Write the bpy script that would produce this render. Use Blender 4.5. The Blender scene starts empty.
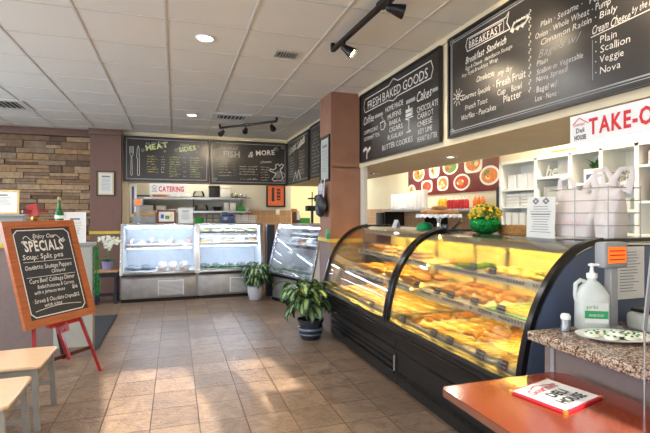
import bpy, bmesh, math, random
from mathutils import Vector, Matrix
random.seed(7)
R = math.radians
PI = math.pi
scn = bpy.context.scene
COL = scn.collection

# ------------------------------------------------------------------ materials
MATS = {}
def srgb(c):
    return tuple(((v / 255) / 12.92 if v / 255 <= .04045 else ((v / 255 + .055) / 1.055) ** 2.4) for v in c)
def mat(name, col, rough=.5, metal=0., var=.08, scale=14., bump=0., emit=0., coat=0., stretch=None, bscale=None, spec=.5, trans=0., sss=0.):
    m = bpy.data.materials.new(name); m.use_nodes = True
    nt = m.node_tree; N = nt.nodes; L = nt.links
    b = N['Principled BSDF']; c = srgb(col)
    tc = N.new('ShaderNodeTexCoord'); mp = N.new('ShaderNodeMapping')
    L.new(tc.outputs['Object'], mp.inputs['Vector'])
    if stretch: mp.inputs['Scale'].default_value = stretch
    no = N.new('ShaderNodeTexNoise'); no.inputs['Scale'].default_value = scale; no.inputs['Detail'].default_value = 5
    L.new(mp.outputs[0], no.inputs['Vector'])
    rp = N.new('ShaderNodeValToRGB')
    rp.color_ramp.elements[0].position = .3; rp.color_ramp.elements[1].position = .7
    rp.color_ramp.elements[0].color = (*[max(0, v * (1 - var)) for v in c], 1)
    rp.color_ramp.elements[1].color = (*[min(1, v * (1 + var)) for v in c], 1)
    L.new(no.outputs['Fac'], rp.inputs['Fac']); L.new(rp.outputs[0], b.inputs['Base Color'])
    b.inputs['Roughness'].default_value = rough; b.inputs['Metallic'].default_value = metal
    b.inputs['Specular IOR Level'].default_value = spec
    if coat: b.inputs['Coat Weight'].default_value = coat; b.inputs['Coat Roughness'].default_value = .08
    if trans: b.inputs['Transmission Weight'].default_value = trans
    if emit:
        b.inputs['Emission Color'].default_value = (*c, 1); b.inputs['Emission Strength'].default_value = emit
    if bump:
        n2 = N.new('ShaderNodeTexNoise'); n2.inputs['Scale'].default_value = bscale or scale * 3; n2.inputs['Detail'].default_value = 6
        L.new(mp.outputs[0], n2.inputs['Vector'])
        bp = N.new('ShaderNodeBump'); bp.inputs['Strength'].default_value = bump; bp.inputs['Distance'].default_value = .01
        L.new(n2.outputs['Fac'], bp.inputs['Height']); L.new(bp.outputs[0], b.inputs['Normal'])
    MATS[name] = m
    if name == 'table_wood': b.inputs['Coat Weight'].default_value = 1; b.inputs['Coat IOR'].default_value = 1.75; b.inputs['Coat Roughness'].default_value = .13
    return m
def glassmat(name, tint=(1, 1, 1), refl=1.0, ior=1.45, base=0.0, rough=.02):
    m = bpy.data.materials.new(name); m.use_nodes = True
    nt = m.node_tree; N = nt.nodes; L = nt.links; N.clear()
    out = N.new('ShaderNodeOutputMaterial'); mx = N.new('ShaderNodeMixShader')
    t = N.new('ShaderNodeBsdfTransparent'); t.inputs[0].default_value = (*tint, 1)
    g = N.new('ShaderNodeBsdfGlossy'); g.inputs['Roughness'].default_value = rough
    f = N.new('ShaderNodeFresnel'); f.inputs[0].default_value = ior
    mu = N.new('ShaderNodeMath'); mu.operation = 'MULTIPLY_ADD'; mu.inputs[1].default_value = refl; mu.inputs[2].default_value = base; mu.use_clamp = True
    L.new(f.outputs[0], mu.inputs[0]); L.new(mu.outputs[0], mx.inputs[0])
    L.new(t.outputs[0], mx.inputs[1]); L.new(g.outputs[0], mx.inputs[2]); L.new(mx.outputs[0], out.inputs[0])
    MATS[name] = m
    return m
def floormat():
    m = bpy.data.materials.new('slate_tile'); m.use_nodes = True
    nt = m.node_tree; N = nt.nodes; L = nt.links; b = N['Principled BSDF']
    tc = N.new('ShaderNodeTexCoord'); mp = N.new('ShaderNodeMapping'); L.new(tc.outputs['Object'], mp.inputs[0])
    mp.inputs['Location'].default_value = (.156, -4.105 + .312 * 14, 0)
    br = N.new('ShaderNodeTexBrick'); br.offset = 0; br.squash = 1
    br.inputs['Scale'].default_value = 1; br.inputs['Brick Width'].default_value = .312; br.inputs['Row Height'].default_value = .312
    br.inputs['Mortar Size'].default_value = .0035; br.inputs['Mortar Smooth'].default_value = .4; br.inputs['Bias'].default_value = 0
    br.inputs['Color1'].default_value = (*srgb((124, 105, 90)), 1); br.inputs['Color2'].default_value = (*srgb((150, 128, 110)), 1)
    br.inputs['Mortar'].default_value = (*srgb((58, 44, 36)), 1)
    L.new(mp.outputs[0], br.inputs['Vector'])
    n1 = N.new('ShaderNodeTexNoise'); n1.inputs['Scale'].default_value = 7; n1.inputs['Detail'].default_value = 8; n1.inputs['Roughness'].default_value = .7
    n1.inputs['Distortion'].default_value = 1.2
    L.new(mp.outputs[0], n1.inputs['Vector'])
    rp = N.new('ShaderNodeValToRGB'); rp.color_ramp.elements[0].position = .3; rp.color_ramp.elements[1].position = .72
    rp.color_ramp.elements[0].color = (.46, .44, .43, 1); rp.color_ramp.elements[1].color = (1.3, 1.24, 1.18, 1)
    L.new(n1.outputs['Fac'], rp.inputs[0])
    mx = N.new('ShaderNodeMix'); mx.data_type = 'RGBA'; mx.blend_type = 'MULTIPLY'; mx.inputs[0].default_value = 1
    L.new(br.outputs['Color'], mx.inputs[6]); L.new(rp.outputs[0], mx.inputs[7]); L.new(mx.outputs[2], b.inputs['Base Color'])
    n2 = N.new('ShaderNodeTexNoise'); n2.inputs['Scale'].default_value = 22; n2.inputs['Detail'].default_value = 8; n2.inputs['Distortion'].default_value = 1.5
    L.new(mp.outputs[0], n2.inputs['Vector'])
    ma = N.new('ShaderNodeMath'); ma.operation = 'MULTIPLY_ADD'; ma.inputs[1].default_value = -1.6
    L.new(br.outputs['Fac'], ma.inputs[0]); L.new(n2.outputs['Fac'], ma.inputs[2])
    bp = N.new('ShaderNodeBump'); bp.inputs['Strength'].default_value = .95; bp.inputs['Distance'].default_value = .006
    L.new(ma.outputs[0], bp.inputs['Height']); L.new(bp.outputs[0], b.inputs['Normal'])
    rr = N.new('ShaderNodeMapRange'); rr.inputs[3].default_value = .22; rr.inputs[4].default_value = .42
    L.new(n1.outputs['Fac'], rr.inputs[0]); L.new(rr.outputs[0], b.inputs['Roughness'])
    b.inputs['Specular IOR Level'].default_value = .6
    MATS['slate_tile'] = m
def tilemat(name, c1, c2, mortar, w, h, off=.5, ms=.003, rough=.4, axes=(1, 2)):
    m = bpy.data.materials.new(name); m.use_nodes = True
    nt = m.node_tree; N = nt.nodes; L = nt.links; b = N['Principled BSDF']
    tc = N.new('ShaderNodeTexCoord'); sp = N.new('ShaderNodeSeparateXYZ'); cb = N.new('ShaderNodeCombineXYZ')
    L.new(tc.outputs['Object'], sp.inputs[0])
    L.new(sp.outputs[axes[0]], cb.inputs[0]); L.new(sp.outputs[axes[1]], cb.inputs[1])
    br = N.new('ShaderNodeTexBrick'); br.offset = off; br.inputs['Scale'].default_value = 1
    br.inputs['Brick Width'].default_value = w; br.inputs['Row Height'].default_value = h; br.inputs['Mortar Size'].default_value = ms
    br.inputs['Color1'].default_value = (*srgb(c1), 1); br.inputs['Color2'].default_value = (*srgb(c2), 1); br.inputs['Mortar'].default_value = (*srgb(mortar), 1)
    L.new(cb.outputs[0], br.inputs['Vector']); L.new(br.outputs[0], b.inputs['Base Color'])
    b.inputs['Roughness'].default_value = rough
    MATS[name] = m
def granitemat():
    m = bpy.data.materials.new('granite'); m.use_nodes = True
    nt = m.node_tree; N = nt.nodes; L = nt.links; b = N['Principled BSDF']
    tc = N.new('ShaderNodeTexCoord')
    vo = N.new('ShaderNodeTexVoronoi'); vo.inputs['Scale'].default_value = 190; L.new(tc.outputs['Object'], vo.inputs['Vector'])
    no = N.new('ShaderNodeTexNoise'); no.inputs['Scale'].default_value = 70; no.inputs['Detail'].default_value = 6; L.new(tc.outputs['Object'], no.inputs['Vector'])
    sp = N.new('ShaderNodeSeparateColor'); L.new(vo.outputs['Color'], sp.inputs[0])
    ad = N.new('ShaderNodeMath'); ad.operation = 'MULTIPLY_ADD'; ad.inputs[1].default_value = .55
    L.new(sp.outputs[0], ad.inputs[0]); L.new(no.outputs['Fac'], ad.inputs[2])
    rp = N.new('ShaderNodeValToRGB'); e = rp.color_ramp.elements
    e[0].position = .45; e[0].color = (*srgb((38, 30, 28)), 1); e[1].position = .95; e[1].color = (*srgb((196, 176, 156)), 1)
    x = e.new(.62); x.color = (*srgb((104, 82, 68)), 1); x = e.new(.78); x.color = (*srgb((150, 122, 100)), 1)
    L.new(ad.outputs[0], rp.inputs[0]); L.new(rp.outputs[0], b.inputs['Base Color'])
    b.inputs['Roughness'].default_value = .12; b.inputs['Specular IOR Level'].default_value = .6
    MATS['granite'] = m

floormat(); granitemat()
tilemat('tan_wall_tile', (190, 150, 112), (176, 136, 100), (206, 178, 146), .15, .15, 0, .003, .35, (0, 2))
tilemat('tan_wall_tile_side', (190, 150, 112), (176, 136, 100), (206, 178, 146), .15, .15, 0, .003, .35, (1, 2))
mat('ceiling_tile', (224, 222, 215), .9, var=.03, scale=160, bump=.25, bscale=220)
mat('tbar', (206, 204, 198), .6, var=.02)
mat('beige', (220, 204, 172), .7, var=.04, scale=6)
mat('kitchen_cream', (232, 224, 196), .7, var=.02, scale=3)
mat('kitchen_white', (206, 202, 188), .7, var=.02, scale=3)
mat('pale_yellow', (236, 226, 176), .7, var=.02, scale=3)
mat('column_brown', (118, 88, 78), .75, var=.06, scale=30, bump=.15)
mat('pillar_brown', (146, 104, 82), .65, var=.10, scale=5, bump=.1)
mat('crown_brown', (112, 82, 68), .6, var=.06)
mat('mauve', (126, 110, 106), .75, var=.05, scale=20, bump=.1)
mat('grey_panel', (172, 174, 166), .5, var=.03, scale=8)
mat('cap_grey', (150, 152, 154), .4, var=.04)
mat('yellow_trim', (206, 178, 70), .45, var=.12, scale=18)
for i, c in enumerate([(156, 128, 100), (134, 106, 82), (174, 146, 114), (108, 86, 70), (144, 122, 100), (164, 130, 94)]):
    mat('stone%d' % i, c, .9, var=.22, scale=16, bump=.9, bscale=38)
mat('stone_gap', (48, 38, 32), .95)
mat('black_metal', (24, 23, 24), .35, .3, var=.1)
mat('black_plastic', (26, 26, 28), .4, var=.1)
mat('chalk_black', (42, 38, 36), .30, var=.25, scale=4, bump=.04, bscale=30)
mat('chalk_black_dull', (40, 41, 45), .55, var=.3, scale=5)
mat('chalk_smear', (30, 27, 25), .5, var=.3, scale=9)
mat('chalk_white', (218, 214, 204), .9, var=.12, scale=90)
mat('chalk_grey', (158, 160, 158), .9, var=.15, scale=80)
mat('chalk_yellow', (226, 220, 122), .9, var=.12, scale=90)
mat('chalk_green', (206, 214, 150), .9, var=.12, scale=90)
mat('wood_frame', (164, 88, 42), .38, var=.22, scale=6, stretch=(1, 1, 12), coat=.3)
mat('wood_red', (150, 22, 20), .3, var=.15, scale=8, coat=.4)
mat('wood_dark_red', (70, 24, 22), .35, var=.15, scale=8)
mat('table_wood', (128, 48, 20), .16, var=.13, scale=5, stretch=(8, 1, 1), coat=.6)
mat('table_edge', (120, 76, 58), .35, var=.12, scale=5, stretch=(8, 1, 1))
mat('seat_wood', (226, 190, 152), .38, var=.06, scale=5, stretch=(1, 9, 1), coat=.25)
mat('grey_steel', (150, 148, 140), .42, .55, var=.07)
mat('steel', (188, 188, 190), .26, .9, var=.06, scale=5, stretch=(1, 1, 30))
mat('steel_dull', (176, 174, 174), .45, .7, var=.12, scale=9)
mat('chrome', (220, 220, 222), .1, 1., var=.02)
mat('case_white', (238, 240, 244), .35, var=.02)
mat('case_inner', (226, 234, 242), .3, var=.04)
mat('case_black', (20, 20, 21), .25, .2, var=.15, scale=12)
mat('case_black_panel', (22, 21, 21), .45, 0., var=.2, scale=60, bump=.08)
mat('rib_black', (22, 23, 26), .22, .2, var=.08)
mat('navy', (82, 96, 126), .45, var=.05)
mat('navy_dark', (32, 36, 52), .5, var=.05)
mat('warm_inner', (206, 194, 150), .35, var=.05, scale=5)
mat('shelf_silver', (236, 230, 214), .3, .1, var=.05)
mat('tube_cool', (214, 232, 255), emit=60, var=0)
mat('tube_warm', (255, 216, 104), emit=210, var=0)
mat('lamp_emit', (255, 246, 226), emit=10, var=0)
mat('bulb_emit', (255, 228, 176), emit=30, var=0)
mat('display_orange', (255, 96, 20), emit=1.2, var=.1)
mat('white_plastic', (238, 238, 236), .35, var=.02)
mat('white_matte', (236, 234, 228), .7, var=.03)
mat('white_paper', (214, 214, 210), .75, var=.02)
mat('print_grey', (120, 122, 130), .8)
mat('print_blue', (70, 92, 150), .7)
mat('print_red', (206, 36, 36), .6, var=.04)
mat('print_black', (30, 26, 28), .7)
mat('sign_white', (226, 226, 224), .4, var=.03)
mat('gold', (200, 164, 70), .3, .7)
mat('frame_thin_gold', (206, 176, 110), .4, .3)
mat('frame_black', (26, 22, 24), .35)
mat('frame_red', (104, 34, 28), .4)
mat('art_orange', (216, 110, 66), .7, var=.15, scale=20)
mat('art_dark', (54, 40, 44), .7, var=.2)
mat('poster_red', (104, 28, 32), .35, var=.3, scale=5)
mat('dish_white', (240, 238, 230), .25)
mat('food_orange', (216, 124, 50), .5, var=.3, scale=40, bump=.4)
mat('food_red', (186, 60, 40), .5, var=.3, scale=40, bump=.4)
mat('food_green', (96, 140, 60), .5, var=.3, scale=40, bump=.4)
mat('food_cream', (232, 214, 160), .5, var=.2, scale=40, bump=.4)
mat('pastry_gold', (228, 182, 100), .38, var=.35, scale=45, bump=.9)
mat('pastry_brown', (190, 132, 66), .35, var=.4, scale=45, bump=.9)
mat('pastry_dark', (110, 62, 30), .5, var=.35, scale=60, bump=.5)
mat('dough_pale', (232, 206, 150), .42, var=.25, scale=30, bump=.7)
mat('icing', (248, 242, 226), .35, var=.05)
mat('pink_meat', (242, 212, 208), .5, var=.25, scale=30, bump=.5)
mat('white_salad', (240, 236, 226), .5, var=.15, scale=60, bump=.7)
mat('lettuce', (74, 132, 52), .5, var=.35, scale=30, bump=.6)
mat('green_paper', (120, 196, 140), .6, var=.1)
mat('wrap_grey', (128, 138, 152), .25, var=.3, scale=24, bump=.8)
mat('leaf_dark', (34, 72, 38), .38, var=.3, scale=30)
mat('leaf_light', (126, 152, 100), .4, var=.25, scale=30)
mat('leaf_mid', (70, 120, 56), .4, var=.3, scale=30)
mat('stem_green', (88, 116, 62), .5)
mat('soil', (50, 36, 28), .95, var=.3, scale=60, bump=.8)
mat('pot_white', (212, 216, 224), .35, var=.03)
mat('pot_blue', (34, 44, 60), .14, var=.3, scale=9, coat=.8)
mat('pot_blue_pale', (120, 136, 154), .2, var=.2, scale=20, coat=.8)
mat('pot_lavender', (150, 146, 188), .35, var=.06)
mat('petal', (238, 240, 226), .55, var=.05)
mat('petal_yellow', (222, 180, 20), .5, var=.3, scale=60)
mat('tinsel', (16, 186, 92), .25, .5, var=.3, scale=60)
mat('foil_green', (10, 120, 50), .2, .7, var=.35, scale=40, bump=.8, bscale=60)
mat('green_plastic', (30, 146, 84), .3, var=.08)
mat('green_bin', (38, 150, 50), .35, var=.08)
mat('mat_dark', (50, 54, 60), .95, var=.25, scale=60, bump=.6)
mat('wicker', (176, 128, 66), .7, var=.35, scale=70, bump=.9)
mat('cardboard', (184, 140, 92), .8, var=.1)
mat('doily', (232, 234, 244), .7, var=.1, scale=60, bump=.5)
mat('blue_cloth', (40, 74, 170), .7)
mat('blue_device', (56, 74, 110), .4, var=.3, scale=20)
mat('orange_box', (232, 132, 44), .5, var=.1)
mat('red_bottle', (204, 34, 30), .35, var=.05)
mat('yellow_bottle', (240, 196, 40), .35, var=.05)
mat('orange_bottle', (232, 120, 30), .35, var=.08)
mat('shelf_white', (240, 240, 234), .4, var=.015)
mat('menu_red', (176, 22, 40), .4, var=.05)
mat('bag_white', (222, 212, 208), .4, var=.03, scale=8, bump=.5, bscale=14)
mat('bag_pink', (230, 180, 182), .5, var=.06)
mat('jug_liquid', (200, 206, 202), .25, var=.03)
mat('cork', (190, 150, 110), .8)
mat('bottle_green', (40, 110, 60), .2, var=.5, scale=40)
mat('vent_metal', (176, 174, 168), .4, .3)
mat('louver_dark', (40, 38, 38), .6)
mat('film', (240, 244, 240), .2, var=.03, bump=.7, bscale=40)
glassmat('glass', (1, 1, 1), .75, 1.4)
glassmat('glass_green', (.93, .97, .95), .8, 1.4)
glassmat('clear_plastic', (.96, .97, .97), 1.1, 1.45, .10, .12)
glassmat('cloudy_plastic', (.80, .83, .84), 1.0, 1.4, .25, .3)
glassmat('smoked', (.45, .45, .47), 1.0, 1.4, .1, .2)

# ------------------------------------------------------------------ mesh builder
class MB:
    def __init__(s):
        s.v = []; s.f = []; s.m = []; s.s = []; s.M = Matrix.Identity(4); s.mi = 0
    def add(s, vs, fs, smooth=False, mi=None):
        o = len(s.v); mi = s.mi if mi is None else mi
        for p in vs: s.v.append(tuple(s.M @ Vector(p)))
        for f in fs: s.f.append(tuple(i + o for i in f)); s.m.append(mi); s.s.append(smooth)
        return s
    def box(s, x0, x1, y0, y1, z0, z1, bev=0., mi=None, seg=2):
        if x1 < x0: x0, x1 = x1, x0
        if y1 < y0: y0, y1 = y1, y0
        if z1 < z0: z0, z1 = z1, z0
        if bev:
            bm = bmesh.new(); bmesh.ops.create_cube(bm, size=1)
            for v in bm.verts:
                v.co = Vector(((x0 + x1) / 2 + v.co.x * (x1 - x0), (y0 + y1) / 2 + v.co.y * (y1 - y0), (z0 + z1) / 2 + v.co.z * (z1 - z0)))
            bmesh.ops.bevel(bm, geom=bm.edges[:], offset=bev, segments=seg, affect='EDGES', profile=.5)
            bm.verts.index_update()
            s.add([v.co[:] for v in bm.verts], [[v.index for v in f.verts] for f in bm.faces], True, mi); bm.free()
            return s
        vs = [(x, y, z) for z in (z0, z1) for y in (y0, y1) for x in (x0, x1)]
        return s.add(vs, [(0, 2, 3, 1), (4, 5, 7, 6), (0, 1, 5, 4), (2, 6, 7, 3), (0, 4, 6, 2), (1, 3, 7, 5)], False, mi)
    def tube(s, pts, r, n=10, caps=True, mi=None, flat=1.):
        pts = [Vector(p) for p in pts]; rs = r if isinstance(r, (list, tuple)) else [r] * len(pts)
        vs = []; fs = []; up = None
        for i, p in enumerate(pts):
            t = (pts[min(i + 1, len(pts) - 1)] - pts[max(i - 1, 0)]).normalized()
            if up is None:
                up = Vector((0, 0, 1)) if abs(t.z) < .9 else Vector((1, 0, 0))
            a = t.cross(up).normalized(); b = a.cross(t).normalized(); up = b
            for k in range(n):
                an = 2 * PI * k / n
                vs.append(tuple(p + (a * math.cos(an) + b * math.sin(an) * flat) * rs[i]))
        for i in range(len(pts) - 1):
            for k in range(n):
                fs.append((i * n + k, i * n + (k + 1) % n, (i + 1) * n + (k + 1) % n, (i + 1) * n + k))
        s.add(vs, fs, True, mi)
        if caps:
            s.add(vs[:n], [tuple(range(n - 1, -1, -1))], False, mi); s.add(vs[-n:], [tuple(range(n))], False, mi)
        return s
    def bar(s, p, q, w, h, mi=None):          # rectangular bar between two points
        p, q = Vector(p), Vector(q); t = (q - p).normalized()
        up = Vector((0, 0, 1)) if abs(t.z) < .95 else Vector((0, 1, 0))
        a = t.cross(up).normalized() * w / 2; b = a.cross(t).normalized() * h / 2
        vs = [tuple(c + i * a + j * b) for c in (p, q) for j in (-1, 1) for i in (-1, 1)]
        return s.add(vs, [(0, 2, 3, 1), (4, 5, 7, 6), (0, 1, 5, 4), (2, 6, 7, 3), (0, 4, 6, 2), (1, 3, 7, 5)], False, mi)
    def lathe(s, prof, c=(0, 0, 0), n=20, mi=None, sx=1., sy=1., smooth=True, wob=0.):
        vs = []; fs = []
        for r, z in prof:
            for k in range(n):
                a = 2 * PI * k / n; w = 1 + (wob * math.sin(a * 9) if wob else 0)
                vs.append((c[0] + r * w * math.cos(a) * sx, c[1] + r * w * math.sin(a) * sy, c[2] + z))
        m = len(prof)
        for i in range(m - 1):
            for k in range(n):
                fs.append((i * n + k, i * n + (k + 1) % n, (i + 1) * n + (k + 1) % n, (i + 1) * n + k))
        s.add(vs, fs, smooth, mi)
        if prof[0][0] > 1e-4: s.add(vs[:n], [tuple(range(n - 1, -1, -1))], False, mi)
        if prof[-1][0] > 1e-4: s.add(vs[-n:], [tuple(range(n))], False, mi)
        return s
    def blob(s, c, r, n=10, m=6, noise=.0, mi=None):
        vs = []; fs = []
        ph = random.random() * 9
        for i in range(m + 1):
            th = PI * i / m
            for k in range(n):
                a = 2 * PI * k / n
                q = 1 + noise * (math.sin(3 * a + ph + i) * .5 + random.uniform(-.5, .5)) * math.sin(th)
                vs.append((c[0] + r[0] * q * math.sin(th) * math.cos(a), c[1] + r[1] * q * math.sin(th) * math.sin(a), c[2] + r[2] * q * math.cos(th)))
        for i in range(m):
            for k in range(n):
                fs.append((i * n + k, (i + 1) * n + k, (i + 1) * n + (k + 1) % n, i * n + (k + 1) % n))
        return s.add(vs, fs, True, mi)
    def prism(s, poly, y0, y1, mi=None, smooth=False):      # polygon in x,z extruded along y
        n = len(poly)
        vs = [(x, y0, z) for x, z in poly] + [(x, y1, z) for x, z in poly]
        s.add(vs, [(i, (i + 1) % n, n + (i + 1) % n, n + i) for i in range(n)], smooth, mi)
        s.add(vs, [tuple(range(n - 1, -1, -1)), tuple(range(n, 2 * n))], False, mi)
        return s
    def sheet(s, prof, y0, y1, th, mi=None):   # strip along a profile in x,z given thickness
        nrm = []
        for i in range(len(prof)):
            a = Vector(prof[max(0, i - 1)]); b = Vector(prof[min(len(prof) - 1, i + 1)]); t = (b - a).normalized(); nrm.append((-t.y, t.x))
        inner = [(p[0] - q[0] * th, p[1] - q[1] * th) for p, q in zip(prof, nrm)]
        n = len(prof); vs = []
        for y in (y0, y1):
            vs += [(x, y, z) for x, z in prof]
            vs += [(x, y, z) for x, z in inner]
        fs = []
        for i in range(n - 1):
            fs += [(i, i + 1, 2 * n + i + 1, 2 * n + i), (n + i + 1, n + i, 3 * n + i, 3 * n + i + 1), (i + 1, i, n + i, n + i + 1), (2 * n + i, 2 * n + i + 1, 3 * n + i + 1, 3 * n + i)]
        fs += [(0, n, 3 * n, 2 * n)[::-1], (n - 1, 2 * n - 1, 4 * n - 1, 3 * n - 1)]
        return s.add(vs, fs, True, mi)
    def build(s, name, mats, parent=None, loc=None):
        me = bpy.data.meshes.new(name); me.from_pydata(s.v, [], s.f)
        if isinstance(mats, str): mats = [mats]
        for m in mats: me.materials.append(MATS[m])
        me.polygons.foreach_set('material_index', [min(i, len(mats) - 1) for i in s.m])
        me.polygons.foreach_set('use_smooth', s.s)
        me.update()
        bm = bmesh.new(); bm.from_mesh(me); bmesh.ops.recalc_face_normals(bm, faces=bm.faces[:]); bm.to_mesh(me); bm.free()
        if any(s.s):
            try: me.set_sharp_from_angle(angle=R(50))
            except Exception: pass
        o = bpy.data.objects.new(name, me); COL.objects.link(o)
        if parent: o.parent = parent
        if loc: o.location = loc
        return o

def tag(o, label=None, cat=None, group=None, kind=None):
    if label: o['label'] = label
    if cat: o['category'] = cat
    if group: o['group'] = group
    if kind: o['kind'] = kind
    return o
def thing(name, label, cat, loc=(0, 0, 0), rz=0., group=None):
    o = bpy.data.objects.new(name, None); o.empty_display_size = .05; COL.objects.link(o)
    o.location = loc; o.rotation_euler = (0, 0, rz)
    return tag(o, label, cat, group)
def copytree(o, parent=None):
    c = o.copy(); COL.objects.link(c)
    if parent: c.parent = parent
    for ch in list(o.children): copytree(ch, c)
    return c
def struct(o): return tag(o, kind='structure')
def put(proto, loc, rz=0, label=None, group=None, used=set(), scale=None, M=None, tilt=0):
    if proto.name in used: o = copytree(proto)
    else: o = proto; used.add(proto.name)
    if M is not None:
        p = M @ Vector(loc); o.location = p; o.rotation_euler = (tilt, 0, rz + M.to_euler().z)
    else: o.location = loc; o.rotation_euler = (tilt, 0, rz)
    if scale: o.scale = scale if isinstance(scale, tuple) else (scale,) * 3
    if label: o['label'] = label
    if group: o['group'] = group
    return o

# ------------------------------------------------------------------ lettering
CH = "ABCDEFGHIJKLMNOPQRSTUVWXYZabcdefghijklmnopqrstuvwxyz0123456789-&:.,$/'"
GLY = {}
def cache_glyphs():
    obs = []
    for w, off in ((0, 0.), (1, .008), (2, .030)):
        for ch in CH:
            cu = bpy.data.curves.new('g', 'FONT'); cu.body = ch; cu.size = 1; cu.offset = off; cu.resolution_u = 2
            o = bpy.data.objects.new('g', cu); COL.objects.link(o); obs.append((w, ch, o))
    bpy.context.view_layer.update(); dg = bpy.context.evaluated_depsgraph_get()
    for w, ch, o in obs:
        me = o.evaluated_get(dg).to_mesh()
        vs = [(v.co.x, v.co.y) for v in me.vertices]; fs = [tuple(p.vertices) for p in me.polygons]
        x0 = min([v[0] for v in vs] or [0]); x1 = max([v[0] for v in vs] or [.3])
        GLY[(w, ch)] = ([(x - x0, y) for x, y in vs], fs, x1 - x0)
        o.evaluated_get(dg).to_mesh_clear()
    for w, ch, o in obs:
        cu = o.data; bpy.data.objects.remove(o); bpy.data.curves.remove(cu)
cache_glyphs()
class Plane:
    def __init__(s, O, U, V):
        s.O = Vector(O); s.U = Vector(U).normalized(); s.V = Vector(V).normalized(); s.N = s.U.cross(s.V)
    def pt(s, u, v, h=.0015): return tuple(s.O + s.U * u + s.V * v + s.N * h)
def text(mb, P, st, u, v, size, align='l', w=0, shear=0., jit=0., mi=None, h=.002, rot=0., sx=1., fit=None):
    wid = 0; items = []
    for ch in st:
        if ch == '•':
            items.append((None, wid)); wid += .32; continue
        if ch == ' ' or (w, ch) not in GLY: wid += .26; continue
        g = GLY[(w, ch)]; items.append((ch, wid)); wid += g[2] + .085
    if fit: sx = fit / max(.01, wid * size)
    tot = wid * size * sx
    du = -tot / 2 if align == 'c' else (-tot if align == 'r' else 0)
    cr, sr = math.cos(rot), math.sin(rot)
    for ch, x in items:
        dy = random.uniform(-jit, jit); k = 1 + random.uniform(-jit, jit)
        if ch is None:
            vs = [(x + .1 + .07 * math.cos(a), .32 + .07 * math.sin(a)) for a in [i * PI / 3 for i in range(6)]]; fs = [tuple(range(6))]
        else:
            g = GLY[(w, ch)]; vs = [(x + a * k, b * k + dy) for a, b in g[0]]; fs = g[1]
        pts = []
        for a, b in vs:
            aa = (a + b * shear) * size * sx + du; bb = b * size
            pts.append(P.pt(u + aa * cr - bb * sr, v + aa * sr + bb * cr, h))
        mb.add(pts, fs, False, mi)
    return tot
def stroke(mb, P, pts, w, mi=None, h=.0018, closed=False):
    pts = [Vector(p) for p in pts]
    if closed: pts = pts + [pts[0]]
    for a, b in zip(pts[:-1], pts[1:]):
        t = b - a
        if t.length < 1e-6: continue
        t.normalize(); n = Vector((-t.y, t.x)) * w / 2; a2 = a - t * w * .3; b2 = b + t * w * .3
        mb.add([P.pt(*(a2 + n), h), P.pt(*(a2 - n), h), P.pt(*(b2 - n), h), P.pt(*(b2 + n), h)], [(0, 1, 2, 3)], False, mi)
def curve(fn, n=16): return [fn(i / n) for i in range(n + 1)]
def scribble(mb, P, u, v, length, size, mi=None, w=None):
    x = 0; pts = []
    while x < length:
        pts.append((u + x, v + random.uniform(0, .45) * size)); x += size * random.uniform(.14, .26)
        pts.append((u + x, v + random.choice((0, .1, .45, .8)) * size)); x += size * random.uniform(.08, .18)
        if random.random() < .14 and len(pts) > 2:
            stroke(mb, P, pts, w or size * .11, mi); pts = []; x += size * .4
    if len(pts) > 1: stroke(mb, P, pts, w or size * .11, mi)
def rectline(mb, P, u0, u1, v0, v1, w, mi=None): stroke(mb, P, [(u0, v0), (u1, v0), (u1, v1), (u0, v1)], w, mi, closed=True)
def swirl(mb, P, u, v, r, d=1, w=.008, mi=None, turns=1.4):
    stroke(mb, P, curve(lambda t: (u + d * r * (1 - t * .8) * math.cos(t * 2 * PI * turns), v + r * (1 - t * .8) * math.sin(t * 2 * PI * turns)), 22), w, mi)
def slab(mb, P, u0, u1, v0, v1, h0, h1, mi=None):
    vs = [P.pt(u, v, h) for h in (h0, h1) for v in (v0, v1) for u in (u0, u1)]
    return mb.add(vs, [(0, 2, 3, 1), (4, 5, 7, 6), (0, 1, 5, 4), (2, 6, 7, 3), (0, 4, 6, 2), (1, 3, 7, 5)], False, mi)
def frameslabs(mb, P, u0, u1, v0, v1, w, h0, h1, mi=None):
    slab(mb, P, u0, u1, v1 - w, v1, h0, h1, mi); slab(mb, P, u0, u1, v0, v0 + w, h0, h1, mi)
    slab(mb, P, u0, u0 + w, v0 + w, v1 - w, h0, h1, mi); slab(mb, P, u1 - w, u1, v0 + w, v1 - w, h0, h1, mi)

# ================================================================== SETTING
HC = 2.86
X0, X1, Y0, Y1 = -4.6, 3.9, -2.0, 11.5
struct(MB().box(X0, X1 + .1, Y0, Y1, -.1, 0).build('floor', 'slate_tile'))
struct(MB().box(X0, X1 + .1, Y0, Y1, HC, HC + .1).build('ceiling', 'ceiling_tile'))
g = MB()
k = -.0665 - .61 * 7
while k < 2.1:
    if k > X0: g.box(k - .008, k + .008, Y0, 8.72, HC - .005, HC + .001)
    k += .61
k = 3.56 - .61 * 9
while k < 8.7:
    g.box(X0, 2.12, k - .008, k + .008, HC - .004, HC + .001); k += .61
struct(g.build('trim_1', 'tbar'))
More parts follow.
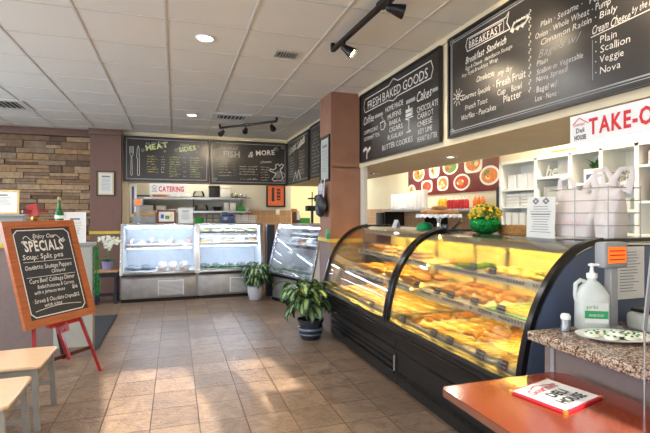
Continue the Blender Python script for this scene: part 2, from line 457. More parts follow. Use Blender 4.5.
# wall behind the viewer with two windows that let the low sun in
WINS = [(.28, 1.06), (1.36, 1.84), (-3.6, -1.2)]
w = MB(); xs = sorted(WINS); cur = X0
for a, b in xs:
    w.box(cur, a, Y0 - .12, Y0, 0, HC); w.box(a, b, Y0 - .12, Y0, 2.42, HC); w.box(a, b, Y0 - .12, Y0, 0, .25); cur = b
w.box(cur, X1 + .1, Y0 - .12, Y0, 0, HC)
struct(w.build('wall_front', 'beige'))
for i, (a, b) in enumerate(xs):
    f = MB(); f.box(a, b, Y0 - .08, Y0 - .03, .25, .30); f.box(a, b, Y0 - .08, Y0 - .03, 2.37, 2.42)
    f.box(a, a + .04, Y0 - .08, Y0 - .03, .30, 2.37); f.box(b - .04, b, Y0 - .08, Y0 - .03, .30, 2.37)
    struct(f.build('window_%d' % (i + 1), 'grey_steel'))
w = MB()
w.box(X0 - .12, X0, Y0, .5, 0, HC); w.box(X0 - .12, X0, 7.0, 8.9, 0, HC); w.box(X0 - .12, X0, .5, 7.0, 0, .8); w.box(X0 - .12, X0, .5, 7.0, 2.5, HC)
struct(w.build('wall_left', 'beige'))
f = MB()
for y in (.5, 2.65, 4.8, 6.96): f.box(X0 - .08, X0 - .03, y, y + .04, .8, 2.5)
f.box(X0 - .08, X0 - .03, .5, 7, .8, .84); f.box(X0 - .08, X0 - .03, .5, 7, 2.46, 2.5)
struct(f.build('window_4', 'grey_steel'))
# stacked stone wall
w = MB(); w.box(X0, -1.35, 8.84, 8.95, 0, HC, mi=6); z = .0
while z < 2.74:
    h = random.choice((.05, .07, .09, .11, .125)); x = X0 + random.uniform(-.3, 0)
    while x < -1.37:
        l = random.uniform(.13, .42) * (1.2 if h > .08 else .9); d = random.uniform(.008, .06)
        if random.random() < .25 and h > .07:
            hh = h * .5
            for q in range(2):
                w.box(max(x, X0) + .003, min(x + l, -1.36) - .005, 8.84 - random.uniform(.01, .045), 8.85, z + q * hh + .003, z + (q + 1) * hh - .005, mi=random.randrange(6))
        elif min(x + l, -1.36) - max(x, X0) > .02:
            w.box(max(x, X0) + .003, min(x + l, -1.36) - .005, 8.84 - d, 8.85, z + .003, min(z + h, 2.745) - .006, mi=random.randrange(6))
        x += l
    z += h
struct(w.build('wall_back', ['stone0', 'stone1', 'stone2', 'stone3', 'stone4', 'stone5', 'stone_gap']))
struct(MB().box(X0, -1.39, 8.70, 8.84, 2.735, HC, .006).build('trim_2', 'crown_brown'))
w = MB(); w.box(-1.37, -.885, 8.55, 8.95, 0, HC)
struct(w.build('wall_column', 'column_brown'))
w = MB(); w.box(-1.39, -.865, 8.52, 8.56, 2.76, HC, .006)
struct(w.build('trim_3', 'crown_brown'))
struct(MB().box(-1.385, -.87, 8.53, 8.56, 1.06, 1.11).build('trim_4', 'yellow_trim'))
# soffits over the counters
w = MB(); w.box(-.885, 2.98, 8.72, 8.98, 1.97, HC); w.box(2.12, 2.98, -1, 8.72, 1.97, HC)
w.box(-.885, -.80, 8.72, 8.98, 0, 1.97)
struct(w.build('wall_soffit', 'beige'))
w = MB(); w.box(2.095, 2.12, -1, 5.04, 2.81, HC); w.box(2.095, 2.12, 5.5, 8.69, 2.81, HC); w.box(-.885, 2.12, 8.69, 8.72, 2.81, HC)
struct(w.build('trim_5', 'beige'))
# brown pillar between the counters
w = MB(); w.box(1.755, 2.135, 5.06, 5.49, 1.09, 1.969); w.box(1.755, 2.119, 5.06, 5.49, 1.96, HC)
struct(w.build('wall_pillar', 'pillar_brown'))
struct(MB().box(1.75, 2.14, 5.055, 5.495, 0, 1.085).build('wall_pillar_base', 'mauve'))
struct(MB().box(1.73, 2.15, 5.035, 5.51, 1.07, 1.115, .004).build('trim_6', 'yellow_trim'))
struct(MB().box(2.13, 2.18, 4.96, 5.055, 1.265, 1.97).build('trim_7', 'kitchen_white'))
# kitchen walls
w = MB(); w.box(-1.2, 2.5, 10.0, 10.1, 0, HC); w.box(-1.3, -1.2, 8.9, 10.1, 0, HC)
struct(w.build('wall_kitchen_back', 'kitchen_white'))
struct(MB().box(1.52, 2.5, 9.985, 10.0, 0, 1.48).build('trim_8', 'tan_wall_tile'))
struct(MB().box(-1.2, 1.52, 9.985, 10.0, 0, 1.25).build('trim_9', 'tan_wall_tile'))
struct(MB().box(2.5, X1, 11.4, 11.5, 0, HC).build('wall_far_room', 'pale_yellow'))
struct(MB().box(X1, X1 + .1, Y0, Y1, 0, HC).build('wall_right', 'kitchen_cream'))
struct(MB().box(X1 - .012, X1, 4.4, 11.4, 0, 1.50).build('trim_10', 'tan_wall_tile_side'))
# half wall partition on the left
w = MB(); w.box(X0, -.78, 5.0, 5.14, 0, 1.09)
struct(w.build('wall_partition', 'mauve'))
w = MB(); w.box(X0, -1.385, 5.03, 5.11, 1.135, 1.385)
struct(w.build('trim_11', 'grey_panel'))
struct(MB().box(X0, -1.36, 4.97, 5.16, 1.385, 1.41, .005).build('trim_12', 'cap_grey'))
struct(MB().box(X0, -1.37, 4.98, 5.15, 1.09, 1.135, .004).build('trim_13', 'yellow_trim'))
struct(MB().box(-1.37, -.765, 4.98, 5.15, 1.09, 1.125, .004).build('trim_14', 'cap_grey'))
struct(MB().box(-1.12, -.779, 4.992, 5.0, .0, 1.09).build('trim_15', 'grey_panel'))
struct(MB().box(X0, -.77, 4.985, 5.0, 0, .10).build('baseboard_left', 'mauve'))

# ================================================================== CHALK BOARDS
def board(name, label, P, W, H, frame='frame_black', panel='chalk_black', fw=.02):
    t = thing(name, label, 'chalkboard', P.O)
    Q = Plane((0, 0, 0), P.U, P.V)
    m = MB(); slab(m, Q, 0, W, 0, H, -.02, 0); m.build('panel', panel, t)
    m = MB(); frameslabs(m, Q, -.004, W + .004, -.004, H + .004, fw, -.02, .012); m.build('frame', frame, t)
    return t, Q
def banner(m, P, u, v, W, H, mi=0, w=.01):
    a = H * .45; n = .035
    stroke(m, P, [(u - W / 2, v - H / 2), (u - W / 2 - n, v), (u - W / 2, v + H / 2), (u - .10, v + H / 2), (u, v + H / 2 + a * .7), (u + .10, v + H / 2), (u + W / 2, v + H / 2), (u + W / 2 + n, v), (u + W / 2, v - H / 2), (u + .10, v - H / 2), (u, v - H / 2 - a * .4), (u - .10, v - H / 2)], w, mi, closed=True)
# 1. meat and sides menu
P = Plane((-.857, 8.69, 1.985), (1, 0, 0), (0, 0, 1))
t, Q = board('menu_chalkboard', 'black chalk menu with fork and knife drawing, headed MEAT, above the catering sign', P, 1.46, .80)
m = MB()
rectline(m, Q, .045, 1.415, .045, .755, .012, 1)
for i in range(44): stroke(m, Q, [(.05 + i * .031, .755), (.065 + i * .031, .772)], .006, 1); stroke(m, Q, [(.05 + i * .031, .03), (.065 + i * .031, .045)], .006, 1)
# fork and knife
for s in (-.03, -.01, .01, .03): stroke(m, Q, [(.125 + s, .62), (.125 + s, .50)], .008, 0)
stroke(m, Q, [(.095, .50), (.105, .46), (.125, .44), (.145, .46), (.155, .50)], .008, 0)
stroke(m, Q, [(.118, .44), (.112, .12), (.125, .10), (.14, .12), (.132, .44)], .007, 0)
stroke(m, Q, [(.22, .58), (.21, .42), (.225, .40), (.222, .12), (.24, .10), (.256, .12), (.25, .60), (.235, .63), (.22, .58)], .008, 0)
text(m, Q, 'by the Pound', .36, .66, .07, shear=.3, mi=1, rot=.1)
text(m, Q, 'MEAT', .37, .55, .135, w=2, mi=3, rot=.22)
swirl(m, Q, .31, .55, .035, 1, .008, 1); swirl(m, Q, .68, .64, .035, -1, .008, 1); swirl(m, Q, .68, .55, .025, 1, .007, 1)
text(m, Q, 'House', .95, .66, .06, shear=.3, mi=1, rot=.1)
text(m, Q, 'SIDES', .93, .55, .12, w=2, mi=3, rot=.18)
swirl(m, Q, .88, .58, .035, 1, .008, 1); swirl(m, Q, 1.27, .66, .03, -1, .008, 1); swirl(m, Q, 1.25, .56, .025, 1, .007, 1)
for i in range(7):
    scribble(m, Q, .38, .44 - i * .046, random.uniform(.13, .2), .032, 2); scribble(m, Q, .62, .44 - i * .046, .06, .03, 0)
for i in range(9):
    scribble(m, Q, .76, .44 - i * .043, random.uniform(.13, .2), .03, 3 if i % 3 else 2)
    if i % 2 == 0: scribble(m, Q, 1.0, .44 - i * .043, .05, .028, 0)
for i in range(9):
    scribble(m, Q, 1.12, .44 - i * .043, random.uniform(.14, .24), .03, 3)
m.build('chalk_lettering', ['chalk_white', 'chalk_grey', 'chalk_yellow', 'chalk_green'], t)
# 2. fish and more
P = Plane((.625, 8.69, 1.96), (1, 0, 0), (0, 0, 1))
t, Q = board('menu_chalkboard', 'brownish black chalk menu headed FISH and MORE with a chalk mouse holding cheese', P, 1.475, .825)
m = MB(); rectline(m, Q, .045, 1.43, .045, .78, .01, 1)
for (a, b, d) in ((.09, .73, 1), (1.38, .73, -1), (.09, .09, 1), (1.38, .09, -1)): swirl(m, Q, a, b, .035, d, .012, 1)
text(m, Q, 'Smoked', .18, .66, .10, shear=.1, mi=1); text(m, Q, 'FISH', .24, .52, .16, w=2, mi=1)
text(m, Q, '&', .70, .53, .16, shear=.3, mi=0, w=1); text(m, Q, 'MORE', .86, .57, .13, w=2, mi=0, rot=.08)
swirl(m, Q, 1.26, .70, .045, -1, .02, 0)
for i in range(5): scribble(m, Q, .16, .38 - i * .055, .16 + .07 * (i > 2), .032, 0); scribble(m, Q, .42, .38 - i * .055, .05, .03, 1)
for i in range(4): scribble(m, Q, .54, .34 - i * .05, random.uniform(.2, .36), .032, 0)
text(m, Q, 'Cheeses', .94, .42, .065, shear=.4, mi=0, rot=.1)
for i in range(6): scribble(m, Q, .95, .34 - i * .05, random.uniform(.12, .18), .028, 0)
scribble(m, Q, .56, .10, .32, .035, 0)
mo = [(1.22, .08), (1.28, .10), (1.34, .09), (1.38, .14), (1.36, .24), (1.33, .30), (1.37, .34), (1.40, .40), (1.36, .42), (1.32, .38), (1.29, .42), (1.24, .40), (1.25, .34), (1.20, .30), (1.14, .32), (1.13, .28), (1.20, .25), (1.25, .24), (1.22, .17), (1.17, .12), (1.22, .08)]
stroke(m, Q, mo, .016, 0)
for i in range(6): stroke(m, Q, [(1.24 + i * .018, .14), (1.27 + i * .014, .28)], .009, 1)
stroke(m, Q, curve(lambda q: (1.38 + .05 * math.sin(q * 6), .14 + .22 * q)), .008, 0)
m.build('chalk_lettering', ['chalk_white', 'chalk_grey'], t)
# 3. and 4. boards on the side soffit
P = Plane((2.09, 8.60, 1.965), (0, -1, 0), (0, 0, 1))
t, Q = board('menu_chalkboard', 'black chalk menu headed Soups and Salads around the corner from the fish board', P, 1.46, .83)
m = MB(); rectline(m, Q, .04, 1.42, .04, .79, .012, 1)
text(m, Q, 'Soups', .12, .56, .22, shear=.35, mi=0, rot=.12, w=1); text(m, Q, 'Salads', .72, .60, .2, shear=.35, mi=0, rot=.12, w=1)
for i in range(8):
    scribble(m, Q, .12, .48 - i * .05, random.uniform(.3, .48), .035, 0); scribble(m, Q, .85, .52 - i * .055, random.uniform(.25, .42), .035, 0)
stroke(m, Q, [(.45, .06), (.6, .2), (.7, .08), (.8, .22), (.95, .06)], .03, 0)
m.build('chalk_lettering', ['chalk_white', 'chalk_grey'], t)
P = Plane((2.09, 7.05, 1.975), (0, -1, 0), (0, 0, 1))
t, Q = board('menu_chalkboard', 'black chalk menu half hidden behind the brown pillar', P, 1.42, .84)
m = MB(); rectline(m, Q, .04, 1.38, .04, .80, .01, 1)
for i in range(12): scribble(m, Q, .10, .70 - i * .055, random.uniform(.25, .5), .035, 0); scribble(m, Q, .8, .70 - i * .055, random.uniform(.25, .5), .035, 0)
m.build('chalk_lettering', ['chalk_white', 'chalk_grey'], t)
# 5. fresh baked goods
P = Plane((2.09, 4.96, 2.015), (0, -1, 0), (0, 0, 1))
t, Q = board('menu_chalkboard', 'black chalk menu headed FRESH BAKED GOODS beside the brown pillar', P, 1.70, .79)
m = MB(); banner(m, Q, .85, .64, 1.42, .15, 0, .009)
text(m, Q, 'FRESH BAKED GOODS', .22, .585, .13, mi=0, fit=1.30, w=0)
for st, u, v, f, sz, sh, w_ in [('Coffee', .098, .425, .288, .13, .25, 0), ('CAPPUCCINO', .11, .312, .383, .06, 0, 0), ('GOURMET TEA', .11, .236, .427, .06, 0, 0), ('HOME MADE', .677, .452, .391, .075, 0, 0), ('MUFFINS', .728, .366, .30, .075, 0, 0), ('BABKA', .763, .298, .252, .068, 0, 1), ('CIGARS', .763, .228, .296, .072, 0, 0), ('RUGALAH', .728, .155, .331, .072, 0, 0), ('BUTTER COOKIES', .598, .068, .652, .075, 0, 0),
    ('Cakes', 1.31, .41, .26, .13, .3, 0), ('CHOCOLATE', 1.322, .312, .36, .075, 0, 0), ('CARROT', 1.33, .25, .274, .068, 0, 0), ('CHEESE', 1.33, .182, .257, .068, 0, 0), ('KEY LIME', 1.345, .115, .24, .065, 0, 0), ('PEANUT BUTTER', 1.33, .045, .33, .068, 0, 0)]:
    text(m, Q, st, u, v, sz, w=w_, shear=sh, mi=0, jit=.04, fit=f)
m.build('chalk_lettering', ['chalk_white', 'chalk_grey', 'chalk_smear'], t); m = MB()
stroke(m, Q, [(.42, .46), (.60, .46)], .035, 1); stroke(m, Q, [(1.13, .455), (1.28, .455)], .035, 1); stroke(m, Q, [(1.59, .45), (1.68, .45)], .03, 1)
stroke(m, Q, [(.55, .37), (.57, .29), (.64, .29), (.66, .37), (.55, .37)], .010, 0); stroke(m, Q, [(.66, .35), (.69, .33), (.65, .30)], .008, 0)
stroke(m, Q, curve(lambda q: (.60 + .02 * math.sin(q * 6), .38 + .06 * q), 8), .006, 0)
stroke(m, Q, [(1.13, .17), (1.21, .17), (1.17, .19), (1.175, .28), (1.10, .30), (1.25, .30)], .010, 0)
stroke(m, Q, [(1.12, .33), (1.23, .33), (1.23, .37), (1.12, .37)], .03, 0); stroke(m, Q, [(1.17, .38), (1.17, .41)], .02, 0)
stroke(m, Q, [(.10, .13), (.16, .15), (.22, .11), (.28, .14)], .035, 0); stroke(m, Q, [(.20, .12), (.19, .03)], .02, 0)
stroke(m, Q, [(1.45, .30), (1.56, .28)], .08, 2, h=.001)
m.build('chalk_drawing', ['chalk_white', 'chalk_grey', 'chalk_smear'], t)
# 6. breakfast
P = Plane((2.09, 3.135, 2.02), (0, -1, 0), (0, 0, 1))
t, Q = board('menu_chalkboard', 'long black chalk menu headed BREAKFAST above the take-out sign', P, 2.45, .79)
m = MB(); rectline(m, Q, .045, 2.40, .045, .745, .008, 1); rectline(m, Q, .03, 2.42, .03, .76, .004, 1)
for (a, b, d) in ((.04, .75, 1), (.04, .04, 1)): swirl(m, Q, a, b, .03, d, .01, 0)
stroke(m, Q, [(.245, .615), (.225, .66), (.245, .71), (.66, .70), (.69, .725), (.67, .66), (.70, .61), (.66, .61)], .007, 0, closed=True)
stroke(m, Q, [(.27, .635), (.27, .70), (.64, .69), (.64, .62)], .004, 0, closed=True)
for i in range(6): stroke(m, Q, [(.72 + i * .022, .59 + (i % 2) * .015), (.745 + i * .022, .625)], .035, 0)
BT = [('BREAKFAST', .265, .640, .36, .072, 0, 0, 1), ('Breakfast  Sandwich', .223, .540, .44, .070, .35, 0, 1), ('Egg & Cheese   Ham Bacon Sausage', .223, .490, .50, .040, .2, 0, 0),
 ('Any Style Breakfast Wrap', .174, .448, .409, .040, .2, 0, 0), ('Omelettes', .35, .362, .20, .062, .35, 0, 1), ('any day', .58, .345, .14, .055, .35, 0, 0), ('• Fresh Fruit', .534, .268, .312, .074, 0, 0, 1),
 ('Cup', .577, .212, .086, .056, 0, 0, 0), ('Bowl', .714, .205, .096, .060, 0, 0, 0), ('Platter', .638, .150, .172, .068, 0, 0, 1), ('Gourmet Specials', .175, .272, .33, .056, .3, 0, 0), ('French Toast', .215, .190, .261, .056, .2, 0, 0), ('Waffles • Pancakes', .162, .122, .405, .056, .2, 0, 0),
 ('Plain • Sesame •', .962, .527, .30, .050, .15, 0, 0), ('Poppy', 1.30, .522, .12, .05, .15, 0, 0), ('Onion • Whole Wheat • Pump', .918, .470, .507, .050, .15, 0, 0), ('Cinnamon Raisin • Bialy', .962, .420, .50, .050, .15, 0, 0), ('Bagels w/', .944, .352, .293, .068, .4, 1, 0),
 ('Plain', .931, .303, .088, .045, .15, 0, 0), ('Scallion or Vegetable', .931, .252, .332, .046, .15, 0, 0), ('Nova Spread', .926, .206, .232, .046, .15, 0, 0), ('• Bagel w/', .905, .142, .18, .054, .1, 0, 1), ('Lox • Nova •', .918, .090, .184, .046, .1, 0, 1),
 ('Cream Cheese', 1.313, .352, .214, .060, .4, 0, 1), ('by the lb', 1.535, .372, .10, .05, .3, 0, 0), ('• Plain', 1.332, .290, .128, .052, .05, 0, 0), ('• Scallion', 1.332, .240, .198, .052, .05, 0, 0), ('• Veggie', 1.332, .187, .165, .052, .05, 0, 0), ('• Nova', 1.332, .130, .148, .052, .05, 0, 0)]
for st, u, v, f, sz, sh, mi_, w_ in BT: text(m, Q, st, u, v - .012, sz, w=w_, shear=sh, mi=mi_, jit=.05, fit=f)
stroke(m, Q, [(1.31, .328), (1.66, .345)], .005, 0); stroke(m, Q, [(1.318, .31), (1.32, .10)], .003, 1)
for i in range(10):
    a = i * 2 * PI / 10; stroke(m, Q, [(.125 + .035 * math.cos(a), .30 + .035 * math.sin(a)), (.125 + .065 * math.cos(a), .30 + .065 * math.sin(a))], .006, 0)
swirl(m, Q, .125, .30, .028, 1, .008, 0)
for i in range(11): stroke(m, Q, curve(lambda q: (.875 + .010 * math.sin(q * PI * 2), .66 - i * .048 - q * .03), 6), .005, 0)
for i in range(6): scribble(m, Q, 1.78, .60 - i * .09, .45, .05, 0)
for (a, b, c, d) in ((.36, .445, .05, .04), (.50, .44, .06, .045), (.665, .20, .03, .05), (.80, .14, .05, .05), (.46, .10, .16, .05), (.66, .52, .20, .07), (1.05, .45, .10, .03)):
    stroke(m, Q, [(a, b), (a + c, b)], d, 2, h=.001)
m.build('chalk_lettering', ['chalk_white', 'chalk_grey', 'chalk_smear', 'chalk_white'], t)

# ================================================================== SIGNS
t = thing('takeout_sign', 'white hanging sign reading TAKE-OUT in red letters', 'sign', (2.085, 1.955, 1.80))
Q = Plane((0, 0, 0), (0, -1, 0), (0, 0, 1))
m = MB(); slab(m, Q, 0, 1.10, 0, .152, -.006, 0); m.build('sign_panel', 'sign_white', t)
m = MB(); text(m, Q, 'TAKE-OUT', .120, .036, .118, w=2, fit=.47)
stroke(m, Q, [(.02, .105), (.06, .135), (.115, .10)], .005); text(m, Q, 'Gourmet', .02, .092, .028, shear=.35, fit=.075)
m.build('red_lettering', 'print_red', t)
m = MB(); text(m, Q, 'Deli', .04, .055, .038, w=1, fit=.055); text(m, Q, 'HOUSE', .03, .018, .035, w=2, fit=.075)
m.build('logo_lettering', 'print_black', t)
t = thing('catering_sign', 'white hanging sign reading CATERING in red letters', 'sign', (-.43, 8.66, 1.755))
Q = Plane((0, 0, 0), (1, 0, 0), (0, 0, 1))
m = MB(); slab(m, Q, 0, .62, 0, .20, -.006, 0); m.build('sign_panel', 'sign_white', t)
m = MB(); text(m, Q, 'CATERING', .15, .055, .13, w=2, fit=.44); m.build('red_lettering', 'print_red', t)
m = MB(); text(m, Q, 'Deli', .05, .09, .05, w=1, fit=.06); text(m, Q, 'HOUSE', .035, .045, .04, w=1, fit=.09); stroke(m, Q, [(.03, .13), (.075, .165), (.12, .13)], .008)
m.build('logo_lettering', 'print_black', t)

# ================================================================== CEILING FITTINGS
CAN = [(.235, 3.84), (.237, 6.92), (-2.2, 3.84), (-2.2, 6.2), (.235, .9), (-2.2, .9)]
for i, (x, y) in enumerate(CAN):
    lab = ['round recessed ceiling light above the middle of the tiled aisle', 'small round recessed ceiling light near the meat and fish menus'][i] if i < 2 else 'round recessed ceiling light over the seating side'
    t = thing('recessed_light', lab, 'ceiling light', (x, y, HC), 0, 'recessed lights over the seating' if i > 1 else None)
    m = MB(); m.lathe([(.058, -.004), (.070, -.010), (.076, -.004), (.076, 0)], n=28); m.build('trim_ring', 'white_plastic', t)
    m = MB(); m.lathe([(.001, -.006), (.059, -.006), (.059, -.003)], n=28); m.build('lamp_lens', 'lamp_emit', t)
def vent(label, x, y, sx, sy, n, frame='vent_metal', inset=.03):
    t = thing('ceiling_vent', label, 'vent', (x, y, HC))
    P = Plane((0, 0, 0), (1, 0, 0), (0, -1, 0))
    m = MB(); frameslabs(m, P, -sx / 2, sx / 2, -sy / 2, sy / 2, inset, 0, .012); m.build('frame', frame, t)
    m = MB(); slab(m, P, -sx / 2 + inset, sx / 2 - inset, -sy / 2 + inset, sy / 2 - inset, .0, .003); m.build('backing', 'louver_dark', t)
    m = MB()
    for i in range(n):
        u = -sx / 2 + inset + (sx - 2 * inset) * (i + .5) / n
        m.box(u - .005, u + .003, -sy / 2 + inset, sy / 2 - inset, -.014, -.004)
    m.build('louvers', frame, t)
    return t
vent('small black slotted ceiling vent beside the recessed light', .954, 3.996, .20, .15, 7, 'vent_metal', .012)
vent('wide metal ceiling vent above the short light track', .80, 6.88, .56, .44, 7, 'tbar', .08)
vent('metal ceiling vent at the corner above the stone wall', -2.15, 7.0, .58, .58, 7, 'tbar', .08)

def track(label, p, q, heads, name='track_light'):
    t = thing(name, label, 'track light', (0, 0, 0))
    p, q = Vector(p), Vector(q)
    MB().bar(p, q, .034, .03).build('rail', 'black_metal', t)
    d = (q - p).normalized(); c = (p + q) / 2 if len(heads) > 2 else p + d * .45
    MB().bar(c - d * .07, c + d * .07, .06, .035).build('power_feed', 'black_metal', t)
    for e_ in (p, q): MB().bar(e_ + Vector((0, 0, .012)), e_ + Vector((0, 0, HC - p.z)), .03, .03).build('ceiling_mount', 'black_metal', t)
    for s, aim in heads:
        a = p + (q - p) * s; aim = Vector(aim)
        stem = a + Vector((0, 0, -.07)); b = (aim - stem).normalized()
        m = MB(); m.tube([a, stem], .008, 8); m.tube([stem + Vector((0, 0, .012)), stem + Vector((0, 0, -.012))], .014, 10)
        back = stem + b * -.03
        m.tube([back, back + b * .012, back + b * .045, back + b * .055, back + b * .11, back + b * .12], [.012, .026, .03, .034, .046, .046], 18, False)
        m.tube([back, back + b * .001], [.012, .001], 18, False)
        h = m.build('lamp_head', 'black_metal', t)
        bl = MB(); e = back + b * .085; bl.tube([e, e + b * .02], [.030, .033], 16); bl.build('bulb', 'bulb_emit', h)
        li = bpy.data.lights.new('spot', 'SPOT'); li.energy = 26; li.spot_size = R(62); li.spot_blend = .7; li.color = (1, .80, .52); li.shadow_soft_size = .03
        lo = bpy.data.objects.new('spot', li); COL.objects.link(lo); lo.location = back + b * .125
        lo.rotation_euler = b.to_track_quat('-Z', 'Y').to_euler()
    return t
track('short black track with three spotlights in front of the meat and fish menus', (.69, 7.50, 2.80), (1.45, 6.68, 2.80),
      [(.06, (.2, 8.7, 2.3)), (.48, (1.0, 8.7, 2.3)), (.92, (1.95, 7.9, 2.35))])
track('long black track with spotlights aimed at the breakfast menu', (1.27, 3.62, 2.80), (1.34, 1.75, 2.80),
      [(.14, (1.75, 3.05, 2.30)), (.54, (2.1, 2.42, 2.52)), (.95, (2.1, 1.4, 2.4))])
for i, (x, y) in enumerate([(2.552, 3.80), (2.60, 5.70), (2.55, 2.2)]):
    t = thing('soffit_downlight', ['small round downlight under the beam, below the fresh baked goods menu', 'small round downlight under the beam beside the brown pillar', 'small round downlight under the beam behind the take-out sign'][i], 'ceiling light', (x, y, 1.97))
    MB().lathe([(.042, -.004), (.058, -.012), (.064, 0)], n=22).build('trim_ring', 'steel', t)
    MB().lathe([(.001, -.004), (.043, -.004), (.043, -.001)], n=22).build('lamp_lens', 'lamp_emit', t)

# ================================================================== DELI CASES (straight glass)
def deli_case(name, label, W, origin, rz, foods):
    t = thing(name, label, 'display case', origin, rz)
    m = MB(); m.box(.02, W - .02, .06, .86, .0, .045, mi=1); m.box(0, W, .10, .88, .045, .43, mi=0)
    m.build('base_cabinet', ['steel_dull', 'black_metal'], t)
    m = MB(); m.box(.015, W - .015, .075, .10, .05, .385, .004); m.build('front_panel', 'steel_dull', t)
    m = MB(); gx = W * .48
    m.box(gx, gx + .40, .066, .075, .09, .33, mi=0)
    for i in range(11): m.box(gx + .015, gx + .385, .060, .067, .102 + i * .02, .113 + i * .02, mi=1)
    m.build('vent_grille', ['case_white', 'steel'], t)
    m = MB(); m.box(0, W, .0, .12, .44, .475, .006); m.box(.02, W - .02, .02, .1, .405, .44, mi=1); m.build('bumper_rail', ['steel', 'black_metal'], t)
    m = MB(); m.box(.03, W - .03, .06, .80, .46, .475); m.build('display_deck', 'case_white', t)
    m = MB(); m.box(.03, W - .03, .80, .83, .46, 1.20); m.build('back_panel', 'case_inner', t)
    # side walls: trapezoids
    side = [(0.0, .44), (.88, .44), (.88, 1.235), (.20, 1.235)]
    for sx in (0, W - .035):
        m = MB(); vs = [(sx + dx, y, z) for dx in (0, .035) for y, z in side]
        m.add(vs, [(3, 2, 1, 0), (4, 5, 6, 7), (0, 1, 5, 4), (1, 2, 6, 5), (2, 3, 7, 6), (3, 0, 4, 7)]); m.build('end_panel', 'case_white', t)
        m = MB(); vs = [(sx - .004 + dx, y, z) for dx in (0, .045) for y, z in ((-.012, .44), (.02, .44), (.22, 1.24), (.188, 1.24))]
        m.add(vs, [(3, 2, 1, 0), (4, 5, 6, 7), (0, 1, 5, 4), (1, 2, 6, 5), (2, 3, 7, 6), (3, 0, 4, 7)]); m.build('corner_post', 'steel', t)
    m = MB(); m.box(0, W, .185, .89, 1.215, 1.245, .004); m.build('top_panel', 'steel', t)
    m = MB(); vs = [(x, y, z) for x in (.04, W - .04) for y, z in ((.004, .475), (.012, .475), (.207, 1.215), (.199, 1.215))]
    m.add(vs, [(3, 2, 1, 0), (4, 5, 6, 7), (0, 1, 5, 4), (1, 2, 6, 5), (2, 3, 7, 6), (3, 0, 4, 7)]); m.build('front_glass', 'glass', t)
    for z, y0 in ((.88, .30), (1.04, .40)) if foods != 'meat' else ((.86, .30),):
        s = MB(); s.box(.045, W - .045, y0, .80, z, z + .012); s.box(.045, W - .045, y0 - .008, y0, z - .022, z + .03, mi=1); sh = s.build('shelf', ['glass_green', 'steel'], t)
        MB().tube([(.08, y0 + .03, z - .018), (W - .08, y0 + .03, z - .018)], .009, 8).build('lamp_tube', 'tube_cool', sh)
    m = MB(); m.tube([(.08, .27, 1.19), (W - .08, .27, 1.19)], .013, 8); m.build('lamp_tube', 'tube_cool', t)
    return t, Matrix.Translation(origin) @ Matrix.Rotation(rz, 4, 'Z')
ang3 = math.atan2(6.14 - 7.32, 1.838 - 1.446)
c1, M1 = deli_case('deli_case', 'steel and glass deli case of white meats, left of the pair under the menus', 1.165, (-.82, 7.70, 0), 0, 'meat')
c2, M2 = deli_case('deli_case', 'steel and glass deli case of salads, beside the plant in the white pot', 1.10, (.352, 7.70, 0), 0, 'salad')
c3, M3 = deli_case('deli_case', 'steel and glass deli case turned sideways beside the brown pillar', 1.24, (1.446, 7.32, 0), ang3, 'fish')
# dark filler panel between the cases
struct(MB().box(1.49, 1.62, 7.62, 7.80, 0, 1.22).build('trim_16', 'navy_dark'))

# food prototypes for the deli cases
def pan_proto(name, label, cat, w, d, h, foodmat, food_h, lumps, tray='white_plastic'):
    t = thing(name, label, cat)
    m = MB(); m.box(-w / 2, w / 2, -d / 2, d / 2, 0, .006); th = .005
    m.box(-w / 2, w / 2, -d / 2, -d / 2 + th, 0, h); m.box(-w / 2, w / 2, d / 2 - th, d / 2, 0, h); m.box(-w / 2, -w / 2 + th, -d / 2, d / 2, 0, h); m.box(w / 2 - th, w / 2, -d / 2, d / 2, 0, h)
    m.build('tray', tray, t)
    m = MB()
    for i in range(lumps):
        m.blob((random.uniform(-w * .32, w * .32), random.uniform(-d * .30, d * .30), h * .5 + food_h * .35), (w * random.uniform(.17, .26), d * random.uniform(.16, .24), food_h * random.uniform(.45, .8)), 9, 6, .25)
    m.build('filling', foodmat, t)
    return t
pm = pan_proto('meat_tray', 'x', 'tray', .145, .22, .03, 'pink_meat', .09, 7)
pw = pan_proto('salad_tray', 'x', 'tray', .145, .22, .035, 'white_salad', .055, 8)
pk = pan_proto('salad_tray', 'x', 'tray', .19, .20, .03, 'food_cream', .04, 8, 'black_plastic')
pg = pan_proto('salad_tray', 'x', 'tray', .19, .20, .03, 'wrap_grey', .04, 6, 'white_plastic')
po = pan_proto('fish_tray', 'x', 'tray', .19, .20, .02, 'food_orange', .03, 5, 'white_plastic')
t = thing('wrapped_loaf', 'x', 'wrapped meat'); m = MB(); m.blob((0, 0, .035), (.085, .13, .036), 18, 8, .30); m.blob((.02, .04, .055), (.05, .06, .025), 12, 6, .3); m.build('wrap', 'wrap_grey', t); pl_ = t
for i in range(7):
    put(pm if i % 2 == 0 else pw, (.12 + i * .155, .52, .874), random.uniform(-.05, .05), 'white tray heaped with %s on the meat case shelf' % ('pale pink sliced meat' if i % 2 == 0 else 'white salad'), 'trays of %s on the meat case shelf' % ('meat' if i % 2 == 0 else 'salad'), M=M1, scale=(1.04, 1, 1.1))
for i in range(2): put(pl_, (.17 + i * .22, .35, .475), 1.2, 'grey film wrapped meat on the deck of the meat case', 'wrapped meats on the deck of the meat case', M=M1, scale=(1, 1, 1.1))
for i in range(3): put(pw, (.62 + i * .17, .46, .475), 0, 'white tray of pale salad on the deck of the meat case', 'white salad trays on the deck of the meat case', M=M1, scale=(1, 1, 1.5))
